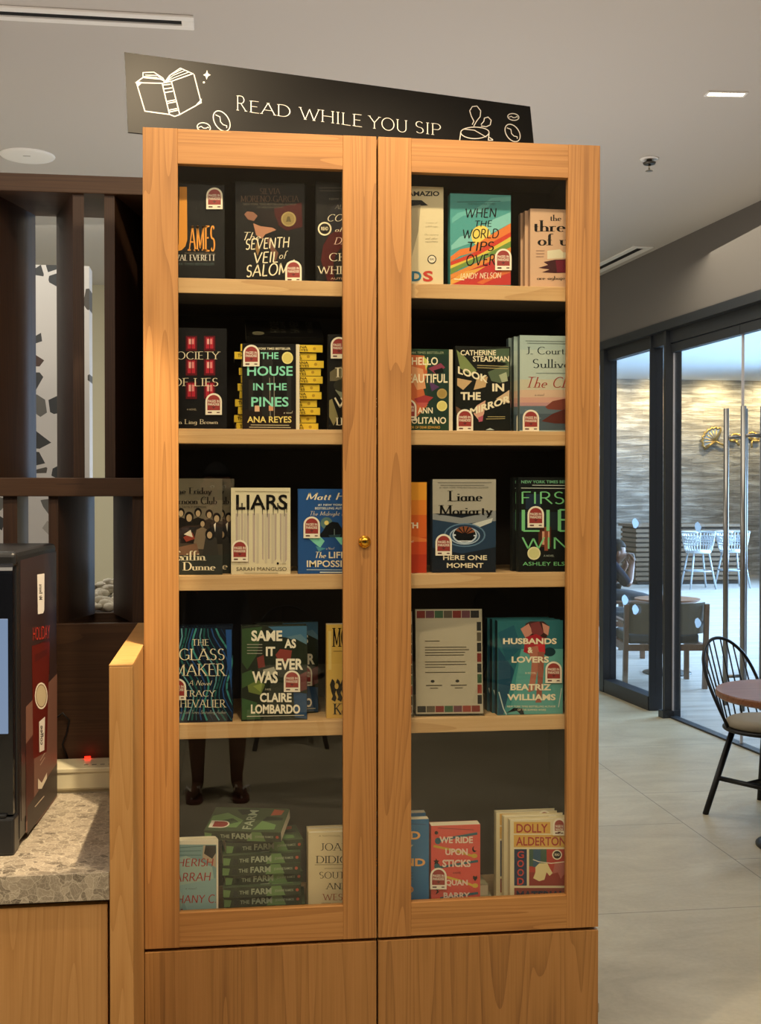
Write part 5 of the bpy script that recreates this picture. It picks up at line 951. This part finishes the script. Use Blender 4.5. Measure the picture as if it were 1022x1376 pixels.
# pebble trough behind the lower panel
tr_ = thing('pebble_trough', 'dark planter box behind the screen panel, filled with white pebbles', 'planter', (-1.0, SY + .2, 0)); to_ = tr_.location.copy()
MB().box(-2.4, SY + .31, 0, XR, SY + .33, pz_ + .0).box(-2.4, SY + .33, pz_ - .12, XR, SY + .70, pz_ - .02).box(-2.4, SY + .68, 0, XR, SY + .70, pz_ + .02).build('box', DARKH, tr_, to_)
mb = MB(); rr = random.Random(3)
base = [(math.cos(R(45 * i)) * math.cos(R(e)), math.sin(R(45 * i)) * math.cos(R(e)), math.sin(R(e))) for e in (-50, 0, 50) for i in range(8)] + [(0, 0, -1), (0, 0, 1)]
bf = [(r * 8 + i, r * 8 + (i + 1) % 8, r * 8 + 8 + (i + 1) % 8, r * 8 + 8 + i) for r in (0, 1) for i in range(8)] + [(24, (i + 1) % 8, i) for i in range(8)] + [(25, 16 + i, 16 + (i + 1) % 8) for i in range(8)]
for k in range(800):
    x = rr.uniform(-1.6, .0); y = SY + rr.uniform(.368, .642); z = pz_ - .002 + rr.random() ** .5 * (y - SY - .30) * .24
    M = Matrix.Translation((x, y, z)) @ Matrix.Rotation(rr.uniform(0, 3), 4, 'Z') @ Matrix.Diagonal((rr.uniform(.018, .034), rr.uniform(.014, .024), rr.uniform(.010, .016), 1))
    vs = [mb.bm.verts.new(M @ Vector(p)) for p in base]
    for f_ in bf: mb.bm.faces.new([vs[i] for i in f_]).smooth = True
pb = mb.build('white_pebbles', mat('white_pebble', '#e8e2cf', .6)); tag(pb, 'heap of smooth white pebbles lying in the planter behind the slatted screen', 'pebbles'); pb['kind'] = 'stuff'

# ------------------------------------------------------------------ ceiling fittings
WHP = mat('white_fitting', '#f8f5f0', .5); VOID = mat('dark_slot', '#0b0b0b', .9)
def slot_diffuser(label, c, hw=.062):
    """c: two ends of the centre line on the ceiling"""
    a, b = c; d = (b - a); ln = d.length; rz = math.atan2(d.y, d.x)
    t = thing('slot_diffuser', label, 'air diffuser', (*((a + b) / 2).to_2d(), CEIL), (0, 0, rz)); h = ln / 2; i = hw * .37
    mb = MB()
    for s_ in (-1, 1): mb.box(-h, s_ * i, -.010, h, s_ * hw, -.0005, 0, .003)
    mb.box(h - .045, -i, -.010, h, i, -.0005, 0, .002); mb.box(-h, -i, -.010, -h + .045, i, -.0005, 0, .002); mb.build('frame', WHP, t)
    MB().box(-h + .045, -i, -.003, h - .045, i, -.0008).build('slot', VOID, t)
e1 = (at(262, 20, z=CEIL) + at(259, 38, z=CEIL)) / 2; e0 = (at(0, 5, z=CEIL) + at(0, 25, z=CEIL)) / 2; ww = (at(131, 12.5, z=CEIL) - at(131, 31, z=CEIL)).length / 2
slot_diffuser('long white slot air diffuser in the ceiling above the slatted screen', (e0 + (e0 - e1) * .6, e1), ww * .95)
e1 = (at(853, 330.6, z=CEIL) + at(876, 330.3, z=CEIL)) / 2; e0 = (at(806, 353.5, z=CEIL) + at(806, 361.8, z=CEIL)) / 2; 
slot_diffuser('white slot air diffuser in the ceiling beside the glass partition', (e1, e1 + GD * 2.6), .075)
p = at(37, 209, z=CEIL); t = thing('ceiling_speaker', 'round white ceiling speaker above the slatted screen', 'speaker', p)
mb = MB(); mb.lathe([(.001, -.010), (.11, -.010), (.132, -.007), (.138, -.001), (.138, -.0002)], 0, 48); mb.build('grille', WHP, t); MB().box(-.018, -.03, -.0115, .018, -.024, -.0098).build('badge', mat('grey_badge', '#8b877f', .5), t)
p = at(872, 213, z=CEIL); t = thing('sprinkler_head', 'small metal fire sprinkler hanging from the ceiling', 'sprinkler', p); SPM = mat('sprinkler_metal', '#5c5852', .35, .8)
MB().lathe([(.001, -.006), (.045, -.006), (.05, -.0005)], 0, 24).build('rose', WHP, t)
MB().lathe([(.001, -.03), (.030, -.030), (.034, -.022), (.016, -.016), (.012, -.004), (.0119, -.003)], 0, 20).tube([(0, 0, -.03), (0, 0, -.062)], .006).build('body', SPM, t); MB().lathe([(.001, -.066), (.02, -.066), (.02, -.062), (.001, -.0615)], 0, 18).build('deflector', SPM, t)
p0, p1 = at(951, 125, z=CEIL), at(999, 126, z=CEIL); p = (p0 + p1) / 2; d = p1 - p0; t = thing('linear_downlight', 'short lit recessed linear downlight in the ceiling', 'ceiling light', (p.x, p.y, CEIL), (0, 0, math.atan2(d.y, d.x))); h = d.length / 2
MB().box(-h - .01, -.03, -.006, h + .01, -.019, -.0005, 0).box(-h - .01, .019, -.006, h + .01, .03, -.0005, 0).box(-h - .01, -.019, -.006, -h, .019, -.0005).box(h, -.019, -.006, h + .01, .019, -.0005).build('bezel', WHP, t)
LIT = mat('lit_led', '#fff2d8', .4, emit='#fff0cf', es=9)
for k in range(5): MB().box(-h + k * h * .4 + .003, -.017, -.0045, -h + (k + 1) * h * .4 - .003, .017, -.001).build('led_cell', LIT, t)

# ------------------------------------------------------------------ seating
CUSH = mat('grey_cushion', '#8d8474', .85); WIRE = mat('black_wire', '#121316', .4, .3)
def wire_chair(label, loc, rz):
    """local: seat over the origin, hoop behind it at +y"""
    t = thing('wire_chair', label, 'chair', loc, (0, 0, rz)); SZ = .425
    hoop = []
    for k in range(49):
        q = math.pi * k / 48; s_ = math.sin(q) ** .62; x = -.178 * math.cos(q) * (1 + .24 * min(1, s_ * 1.3))
        hoop.append((x, .11 + .20 * s_, SZ + .010 + (.835 - SZ - .010) * s_))
    MB().tube(hoop, .0085, 0, 8).build('back_hoop', WIRE, t)
    for k in range(10):
        u = -1 + 2 * k / 9; a = math.pi / 2 - u * .92; xt = u * .178; 
        tp_ = min(hoop[6:43], key=lambda h: abs(h[0] - xt * 1.12) - h[2] * .02)
        MB().tube([(.205 * math.cos(a), .205 * math.sin(a), SZ + .012), tp_], .0042, 0, 6).build('spindle', WIRE, t)
    MB().tube([(.212 * math.cos(q), .212 * math.sin(q), SZ) for q in (2 * math.pi * k / 36 for k in range(36))], .0095, 0, 8, True).lathe([(.001, SZ - .006), (.205, SZ - .006), (.205, SZ + .002), (.001, SZ + .003)], 0, 32).build('seat_frame', WIRE, t)
    MB().lathe([(.001, SZ + .004), (.19, SZ + .004), (.207, SZ + .016), (.208, SZ + .030), (.19, SZ + .044), (.12, SZ + .05), (.001, SZ + .052)], 0, 40).build('seat_cushion', CUSH, t)
    for sx_ in (-1, 1):
        for sy_ in (-1, 1): MB().tube([(sx_ * .13, sy_ * .115, SZ - .005), (sx_ * .222, sy_ * .205, .004), (sx_ * .2225, sy_ * .2055, .0)], [.0155, .0145, .0145], 0, 10).build('leg', WIRE, t)
    k = .18 / SZ; X, Y = .222 - .092 * k, .205 - .09 * k
    mb = MB()
    for s_ in (-1, 1): mb.tube([(s_ * X, -Y, .18), (s_ * X, Y, .18)], .0125, 0, 8)
    mb.tube([(-X, 0, .18), (X, 0, .18)], .0125, 0, 8); mb.build('stretcher', WIRE, t)
    return t
cc = at(1033, 1096, z=0)
wire_chair('black wire hoop-back chair with a grey cushion beside the walnut table', (cc.x, cc.y, 0), R(30))
tp = at(1076, 929, z=.69); TRr = .365
t = thing('round_table', 'round walnut cafe table at the right edge, on a black pedestal', 'table', (tp.x, tp.y, 0))
MB().lathe([(.001, .655), (TRr - .012, .655), (TRr - .001, .664), (TRr, .683), (TRr - .003, .689), (.001, .69)], 0, 64, smooth=False).build('table_top', WALNUT, t)
MB().tube([(0, 0, .655), (0, 0, .012)], .03, 0, 16).box(-.14, -.14, .645, .14, .14, .655).build('column', BLACKM, t); MB().lathe([(.19, 0), (.19, .008), (.17, .014), (.04, .022), (.001, .022)], 0, 40).build('base', BLACKM, t)

# room beyond the glass
def lounge_chair(label, loc, rz, w=.60, back=.70):
    """local: faces -y"""
    t = thing('lounge_chair', label, 'armchair', loc, (0, 0, rz)); h = w / 2; sh = .36
    MB().box(-h + .035, -.27, sh, h - .035, .22, sh + .085, 0, .02).build('seat_cushion', mat('dark_seat_pad', '#3d444b', .8), t)
    CAN = mat('olive_canvas', '#575247', .85)
    mb = MB(); n = 12
    P = []
    for k in range(n + 1):
        u = -1 + 2 * k / n; P.append((u * (h - .0), .30 + .045 * (1 - u * u) - .09 * abs(u) ** 3))
    for (xa, ya), (xb, yb) in zip(P, P[1:]):
        mb.extrude([(xa, ya, sh + .09), (xb, yb, sh + .09), (xb, yb + .03, back), (xa, ya + .03, back)], (0, .02, 0))
    mb.build('back_rest', CAN, t)
    for s_ in (-1, 1):
        MB().extrude([(s_ * h - .018, .23, 0), (s_ * h + .018, .23, 0), (s_ * h + .018, .27, 0), (s_ * h - .018, .27, 0)], (0, .05, back - .01)).build('rear_leg', WALNUTL, t)
        MB().extrude([(s_ * h - .018, -.28, 0), (s_ * h + .018, -.28, 0), (s_ * h + .018, -.24, 0), (s_ * h - .018, -.24, 0)], (0, 0, sh + .17)).build('front_leg', WALNUTL, t)
        MB().box(s_ * h - .022, -.29, sh + .17, s_ * h + .022, .29, sh + .195, 0, .006).build('arm_rest', WALNUTL, t)
    MB().box(-h, -.27, sh - .05, h, -.235, sh + .0).box(-h, .235, sh - .05, h, .27, sh).box(-h - .012, -.26, sh - .05, -h + .02, .25, sh).box(h - .02, -.26, sh - .05, h + .012, .25, sh).build('seat_rail', WALNUTL, t)
    return t
la, lb = at(838, 918, z=0), at(942, 927, z=0)
lm_ = (la + lb) / 2; lw = (lb - la).length; 
lounge_chair('low wooden armchair with a canvas back, its back to the glass, at the small table', (lm_.x, lm_.y + .12, 0), R(180 - 6), w=lw)
tp = at(896, 803.5, z=.66)
t = thing('side_table', 'small round wooden table in front of the canvas armchair, beyond the glass', 'table', (tp.x, tp.y, 0)); tr2 = 45 / FPX * tp.y
MB().lathe([(.001, .63), (tr2 - .03, .63), (tr2, .645), (tr2, .657), (.001, .66)], 0, 48, smooth=False).build('table_top', WALNUT, t); MB().tube([(0, 0, .63), (0, 0, .015)], .028, 0, 14).build('column', BLACKM, t); MB().lathe([(.21, 0), (.21, .01), (.05, .018), (.001, .018)], 0, 36).build('base', BLACKM, t)
# slatted bar counter
BYF = 19.8; b0, b1 = at(854, 745, y=BYF), at(1000, 745, y=BYF); bz = at(930, 704, y=BYF).z
t = thing('bar_counter', 'brown bar counter clad in horizontal slats, before the stone wall', 'bar counter', ((b0.x + b1.x) / 2, BYF + .4, 0)); to = t.location.copy()
mb = MB(); mb.box(b0.x + .03, BYF + .03, .06, b1.x - .03, BYF + .8, bz - .05, 1)
n = 11
for k in range(n):
    z0 = .08 + k * (bz - .14) / n; mb.box(b0.x, BYF, z0, b1.x, BYF + .028, z0 + (bz - .14) / n * .62); mb.box(b0.x, BYF + .028, z0, b0.x + .028, BYF + .8, z0 + (bz - .14) / n * .62)
mb.build('slatted_front', [BARW, mat('bar_gap', '#2a211c', .8)], t, to); MB().box(b0.x - .03, BYF - .06, bz - .05, b1.x + .03, BYF + .85, bz, 0, .005).build('counter_top', BARW, t, to); MB().box(b0.x + .06, BYF + .06, 0, b1.x - .06, BYF + .75, .06).build('plinth', BLACKM, t, to)
WWV = mat('white_rope_weave', '#c7cacd', .6); WLEG = mat('grey_white_metal', '#a9afb5', .45)
def bar_stool(label, px, yb, rz=0):
    p = at(px, 700, y=yb); t = thing('bar_stool', label, 'bar stool', (p.x, yb, 0), (0, 0, rz), 'white woven bar stools'); sz = .62
    mb = MB()
    def rim(z, r, q): return (r * 1.06 * math.cos(q), r * .95 * math.sin(q), z)
    prof = [(sz, .19), (sz + .05, .215), (sz + .15, .235), (sz + .25, .25), (sz + .33, .265)]
    for k in range(25):                      # woven uprights round the back, open at the front
        q = R(-62 - (k - 12) * 11.5) + math.pi
        mb.tube([rim(z, r, q) for z, r in prof], .009, 0, 5)
    for z, r in ((sz + .12, .23), (sz + .16, .237), (sz + .20, .243), (sz + .26, .252), (sz + .33, .265)):
        mb.tube([rim(z, r, R(a) + math.pi) for a in range(-200, 80, 10)], .011 if z < sz + .3 else .018, 0, 5)
    for k in range(24):
        q = R(-62 - (k - 11.5) * 11.5) + math.pi
        mb.tube([rim(sz + .16, .238, q - .05), rim(sz + .26, .252, q + .05)], .012, 0, 4)
    mb.build('woven_shell', WWV, t)
    MB().lathe([(.001, sz - .02), (.20, sz - .02), (.21, sz), (.20, sz + .03), (.001, sz + .04)], 0, 28).build('seat', WWV, t)
    for sx_ in (-1, 1):
        for sy_ in (-1, 1): MB().tube([(sx_ * .13, sy_ * .13, sz - .01), (sx_ * .225, sy_ * .21, 0)], .016, 0, 8).build('leg', WLEG, t)
    k = .3 / sz; X, Y = .225 - .095 * k, .21 - .08 * k
    mb = MB()
    for a, b in (((-X, -Y), (X, -Y)), ((X, -Y), (X, Y)), ((X, Y), (-X, Y)), ((-X, Y), (-X, -Y))): mb.tube([(*a, .3), (*b, .3)], .012, 0, 6)
    mb.build('footrest', WLEG, t); return t
bar_stool('white woven bar stool standing before the slatted bar, whole between post and door handle', 938, 18.9)
bar_stool('white woven bar stool before the slatted bar, behind the steel door handles', 984, 19.0)
bar_stool('white woven bar stool mostly hidden behind the far end of the slatted bar', 857, 21.2)
# ginkgo leaf wall sculptures
GOLD = mat('gold_wire', '#b99a5a', .35, .8); LEAFB = mat('grey_leaf_sheet', '#8b97a3', .5, .4)
def ginkgo(label, px, py, r, a0):
    y = STY_ - .06; c = at(px, py, y=y); k = y / FPX
    t = thing('ginkgo_leaf', label, 'wall sculpture', c); ca, sa = math.cos(R(a0)), math.sin(R(a0))
    def w(u, v): return ((u * ca - v * sa) * r * k, 0, (u * sa + v * ca) * r * k)
    edge = [(1.0 * math.cos(R(q)) * (1 + .07 * math.sin(q * .35)), 1.0 * math.sin(R(q)) * (1 + .07 * math.sin(q * .35))) for q in range(15, 171, 6)]
    MB().extrude([w(0, 0)] + [w(*e) for e in edge], (0, .02, 0)).build('leaf_blade', LEAFB, t)
    mb = MB(); mb.tube([w(0, 0)] + [w(*e) for e in edge] + [w(0, 0)], .022, 0, 6)
    for q in range(35, 160, 20): mb.tube([w(0, 0), w(.85 * math.cos(R(q)), .85 * math.sin(R(q)))], .012, 0, 5)
    mb.tube([w(0, 0), w(.08, -.4), w(.3, -.9)], .022, 0, 6); mb.build('wire_outline', GOLD, t)
ginkgo('gold-edged ginkgo leaf sculpture on the stone wall, left of the door handles', 961, 593, 19, 50)
ginkgo('gold-edged ginkgo leaf sculpture on the stone wall, between the two door handles', 988, 592, 9, 20)
ginkgo('gold-edged ginkgo leaf sculpture on the stone wall, by the right door handle', 1010, 592, 11, -20)
# ------------------------------------------------------------------ people
def skin_body(name, J, E_, m, parent, root, sub=2):
    """one continuous skinned surface over a jointed skeleton: J joint -> (position, radius)"""
    bm = bmesh.new(); lay = bm.verts.layers.skin.verify(); V_ = {}
    for k, (p, r) in J.items():
        v = bm.verts.new(p); V_[k] = v; r = r if isinstance(r, tuple) else (r, r); v[lay].radius = r; v[lay].use_root = k == root
    for a, b in E_: bm.edges.new((V_[a], V_[b]))
    me = bpy.data.meshes.new(name); bm.to_mesh(me); bm.free(); me.materials.append(m)
    o = bpy.data.objects.new(name, me); COL.objects.link(o); o.parent = parent
    s = o.modifiers.new('skin', 'SKIN'); s.use_smooth_shade = True
    o.modifiers.new('sub', 'SUBSURF').levels = sub; o.modifiers['sub'].render_levels = sub
    dg = bpy.context.evaluated_depsgraph_get(); ev = o.evaluated_get(dg); me2 = bpy.data.meshes.new_from_object(ev)
    for p in me2.polygons: p.use_smooth = True
    o.modifiers.clear(); o.data = me2
    return o
SKIN1 = mat('skin_tone', '#734a37', .55); NAVY = mat('navy_cloth', '#141a28', .9, spec=.1); HAIR = mat('dark_hair', '#0d0a09', .7, spec=.15); DENIM = mat('dark_trousers', '#2a2d36', .85)
def chain(J, E_, pts, rad, tagn, start):
    prev = start
    for i, p in enumerate(pts):
        k = '%s%d' % (tagn, i); J[k] = (p, rad[i] if isinstance(rad, list) else rad); E_.append((prev, k)); prev = k
    return prev
def hand(J, E_, wrist, wkey, d, up, side, size=1.0, curl=.7, t=''):
    """palm and five fingers leaving it; d = pointing direction, up = back of the hand, side = towards the thumb"""
    d, up, side = Vector(d).normalized(), Vector(up).normalized(), Vector(side).normalized(); w = Vector(wrist)
    J[t + 'palm'] = (w + d * .055 * size, (.030 * size, .016 * size)); E_.append((wkey, t + 'palm'))
    for k, (off, ln) in enumerate(((.026, .070), (.009, .078), (-.009, .073), (-.026, .058))):
        b = w + d * .088 * size + side * off * size; p = [b]
        a = 0
        for s_ in (.42, .33, .25):
            a += curl * .7; p.append(p[-1] + (d * math.cos(a) - up * math.sin(a)) * ln * s_ * size)
        chain(J, E_, p, [.0105 * size, .0095 * size, .0088 * size, .0075 * size], t + 'f%d' % k, t + 'palm')
    b = w + d * .035 * size + side * .03 * size
    chain(J, E_, [b, b + (d * .6 + side * .6 - up * .3).normalized() * .034 * size, b + (d * .9 + side * .35 - up * .6).normalized() * .062 * size], [.013 * size, .011 * size, .009 * size], t + 'th', t + 'palm')
def head_parts(parent, c, fwd, s=1.0):
    """hair cap, ears, eyes, brows, nose and mouth on a head centred at c and looking along fwd"""
    f_ = Vector(fwd).normalized(); r_ = f_.cross(Vector((0, 0, 1))).normalized(); u_ = r_.cross(f_); c = Vector(c)
    M = Matrix.Translation(c) @ Matrix(((r_.x, f_.x, u_.x, 0), (r_.y, f_.y, u_.y, 0), (r_.z, f_.z, u_.z, 0), (0, 0, 0, 1))) @ Matrix.Scale(s, 4)
    return M
def head_mesh(name, M, m, parent):
    mb = MB(); r = bmesh.ops.create_uvsphere(mb.bm, u_segments=32, v_segments=24, radius=1)
    for v in r['verts']:
        x, y, z = v.co
        wx = .074 * (1 - .22 * max(0, -z) ** 1.5); hy = .095 if y < 0 else .088; yy = y * hy
        if z < -.2 and y < 0: yy *= 1 - .45 * min(1, (-z - .2) * 1.2)
        if z < -.3 and y > 0: yy *= 1.0 + .02
        if abs(x) < .24 and y > .75 and -.42 < z < .10: yy += .022 * (1 - abs(x) / .24) * (1 - abs(z + .24) / .36 if z < -.05 else .35)
        if y > .6 and abs(abs(x) - .38) < .17 and abs(z - .02) < .13: yy -= .006
        v.co = M @ Vector((x * wx, yy, z * .118))
    for f_ in mb.bm.faces: f_.smooth = True
    for s_ in (-1, 1): mb.ball(M @ Vector((s_ * .074, -.008, -.008)), (.010, .020, .030), 0, 10, 8, M.to_3x3().normalized().to_4x4())
    for s_ in (-1, 1):
        mb.ball(M @ Vector((s_ * .030, .080, .004)), (.012, .006, .008), 1, 10, 8, M.to_3x3().normalized().to_4x4()); mb.ball(M @ Vector((s_ * .030, .0865, .004)), (.005, .002, .005), 2, 8, 6, M.to_3x3().normalized().to_4x4())
        mb.ball(M @ Vector((s_ * .030, .084, .024)), (.016, .004, .003), 2, 8, 6, M.to_3x3().normalized().to_4x4())
    mb.ball(M @ Vector((0, .086, -.062)), (.022, .006, .006), 3, 10, 6, M.to_3x3().normalized().to_4x4())
    return mb.build(name, [m, mat('eye_white', '#d8d4cc', .3), HAIR, mat('lip_tone', '#7a4038', .5)], parent)
def hair_mesh(M, parent, ln=-.02):
    mb = MB(); r = bmesh.ops.create_uvsphere(mb.bm, u_segments=28, v_segments=20, radius=1); kill = []
    for v in r['verts']:
        x, y, z = v.co
        if (y > .35 and z < .42) or z < ln / .118 - .1 or (y > 0 and z < .1 and abs(x) < .99 and y > .15): kill.append(v)
        v.co = M @ Vector((x * .081, y * (.106 if y < 0 else .097), z * .128 + .002))
    bmesh.ops.delete(mb.bm, geom=kill, context='VERTS')
    for f_ in mb.bm.faces: f_.smooth = True
    g = bmesh.ops.solidify(mb.bm, geom=mb.bm.faces[:], thickness=.006)
    return mb.build('hair', HAIR, parent)

# the guest beyond the glass, seated sideways and looking at a phone held up before the face; local: looks along +x
hp_ = at(827, 742, y=11.1); HB = Vector((hp_.x, hp_.y, 0)); hz = hp_.z
g = thing('person', 'seated guest in a dark navy top holding up a phone, beyond the glass partition', 'person', HB)
J, E_ = {}, []
J['pelvis'] = ((-.16, 0, .625), (.12, .13)); J['waist'] = ((-.17, 0, .72), (.11, .125)); J['chest'] = ((-.11, 0, .845), (.11, .14)); J['neck'] = ((-.035, 0, hz - .12), .05); J['skull'] = ((-.005, 0, hz - .03), .055)
E_ += [('pelvis', 'waist'), ('waist', 'chest'), ('chest', 'neck'), ('neck', 'skull')]
for s_, n_ in ((-1, 'a'), (1, 'b')):
    J[n_ + 'sh'] = ((-.09, s_ * .165, .88), .055); J[n_ + 'el'] = ((.06, s_ * .21, .69), .042); J[n_ + 'wr'] = ((.125, s_ * .10, hz - .155), .029)
    E_ += [('chest', n_ + 'sh'), (n_ + 'sh', n_ + 'el'), (n_ + 'el', n_ + 'wr')]
    hand(J, E_, J[n_ + 'wr'][0], n_ + 'wr', (.25, -s_ * .35, .9), (.9, s_ * .3, -.2), (-.2, -s_ * .9, .2), 1.0, .55, n_)
    J[n_ + 'hip'] = ((-.12, s_ * .09, .588), .075); J[n_ + 'kn'] = ((.31, s_ * .12, .55), .056); J[n_ + 'an'] = ((.32, s_ * .12, .085), .036); J[n_ + 'to'] = ((.45, s_ * .13, .035), .032)
    E_ += [('pelvis', n_ + 'hip'), (n_ + 'hip', n_ + 'kn'), (n_ + 'kn', n_ + 'an'), (n_ + 'an', n_ + 'to')]
body = skin_body('body', J, E_, SKIN1, g, 'pelvis')
# clothing as its own surfaces a little outside the body
def garment(nm, keys, m, parent, grow=.012):
    j = {k: (J[k][0], tuple(r + grow for r in (J[k][1] if isinstance(J[k][1], tuple) else (J[k][1],) * 2))) for k in keys}
    return skin_body(nm, j, [e for e in E_ if e[0] in j and e[1] in j], m, parent, keys[0])
garment('shirt', ['waist', 'chest', 'ash', 'ael', 'bsh', 'bel', 'pelvis'], NAVY, g)
garment('trousers', ['pelvis', 'ahip', 'akn', 'aan', 'bhip', 'bkn', 'ban'], DENIM, g, .010)
Mh = head_parts(g, (.01, 0, hz), (1, 0, -.12))
head_mesh('face', Mh, SKIN1, g); hair_mesh(Mh, g)
pc = Vector((.165, 0, hz - .045))
ph = MB().box(-.004, -.075, -.037, .004, .075, .037, 0, .003, M=Matrix.Translation(HB + pc) @ Matrix.Rotation(R(-18), 4, 'Y')).build('phone', mat('phone_case', '#c9ccd0', .3), None, HB + pc)
tag(ph, 'pale phone held up by the seated guest beyond the glass', 'phone')
lounge_chair('low wooden armchair under the seated guest, turned sideways beyond the glass', (HB.x - .10, HB.y, 0), R(90), w=.62)

# the person taking the picture, standing behind the camera: seen mirrored in the bookcase glass
PB = Vector((-.04, -.30, 0))
g = thing('person', 'person in a dark dress and white flip-flops, mirrored in the bookcase glass', 'person', PB)
J, E_ = {}, []
J['pelvis'] = ((0, 0, .92), (.15, .11)); J['waist'] = ((0, .01, 1.08), (.125, .095)); J['chest'] = ((0, .0, 1.28), (.15, .10)); J['neck'] = ((0, .0, 1.46), .05); J['skull'] = ((0, .015, 1.55), .058)
E_ += [('pelvis', 'waist'), ('waist', 'chest'), ('chest', 'neck'), ('neck', 'skull')]
for s_, n_ in ((-1, 'a'), (1, 'b')):
    J[n_ + 'sh'] = ((s_ * .175, -.01, 1.37), .05); J[n_ + 'el'] = ((s_ * .22, .10, 1.17), .040); J[n_ + 'wr'] = ((.04 + s_ * .085, .225, 1.42), .027)
    E_ += [('chest', n_ + 'sh'), (n_ + 'sh', n_ + 'el'), (n_ + 'el', n_ + 'wr')]
    hand(J, E_, J[n_ + 'wr'][0], n_ + 'wr', (-s_ * .3, .05, .95), (s_ * .9, .1, .3), (0, -.95, .2), .92, .55, n_)
    J[n_ + 'hip'] = ((s_ * .09, 0, .86), .09); J[n_ + 'kn'] = ((s_ * .10, .02, .48), .058); J[n_ + 'ca'] = ((s_ * .105, -.005, .34), .054); J[n_ + 'an'] = ((s_ * .10, -.01, .10), .034); J[n_ + 'hl'] = ((s_ * .10, -.03, .052), .032); J[n_ + 'ft'] = ((s_ * .115, .09, .046), (.036, .022)); J[n_ + 'to'] = ((s_ * .125, .15, .040), (.036, .015))
    E_ += [('pelvis', n_ + 'hip'), (n_ + 'hip', n_ + 'kn'), (n_ + 'kn', n_ + 'ca'), (n_ + 'ca', n_ + 'an'), (n_ + 'an', n_ + 'hl'), (n_ + 'hl', n_ + 'ft'), (n_ + 'ft', n_ + 'to')]
SKIN2 = mat('brown_skin', '#6e4733', .5)
skin_body('body', J, E_, SKIN2, g, 'pelvis')
mb = MB(); mb.lathe([(.145, 1.395), (.165, 1.34), (.17, 1.22), (.145, 1.08), (.175, .92), (.20, .72), (.235, .47), (.232, .465)], 0, 32)
for v in mb.bm.verts: v.co.y *= .74
mb.build('dress', mat('dark_dress', '#2b2a2c', .85), g)
for s_ in (-1, 1):
    mb = MB(); mb.prism([(s_ * .118 + x, y) for x, y in ((-.034, -.075), (.030, -.075), (.040, .05), (.046, .12), (.032, .175), (-.01, .185), (-.038, .15), (-.040, .05))], 0, .018)
    mb.tube([(s_ * .125 - .045, .05, .03), (s_ * .125 - .03, .09, .072), (s_ * .125 - .004, .13, .06), (s_ * .125 - .002, .145, .018)], .006, 1, 6); mb.tube([(s_ * .125 + .045, .05, .03), (s_ * .125 + .034, .09, .072), (s_ * .125 - .004, .13, .06)], .006, 1, 6)
    mb.build('flip_flop', [mat('sandal_sole', '#5b2f25', .7), mat('sandal_strap', '#e6e2da', .5)], g)
Mh = head_parts(g, (0, .02, 1.60), (.1, 1, -.05)); head_mesh('face', Mh, SKIN2, g); hair_mesh(Mh, g, -.10)
ph = MB().box(-.036, -.016, -.04, .036, -.009, .035, 0, .002, M=Matrix.Translation(CO)).box(-.036, -.016, -.105, .036, -.009, -.04, 0, M=Matrix.Translation(CO)).build('phone', BLKP, None, CO - Vector((0, .012, .03)))
tag(ph, 'black phone held upright by the mirrored person in the dark dress', 'phone')
wire_chair('black wire hoop-back chair mirrored in the left glass door of the bookcase', (.40, -1.55, 0), R(180))
wire_chair('black wire hoop-back chair mirrored in the right glass door of the bookcase', (2.15, -2.75, 0), R(150))
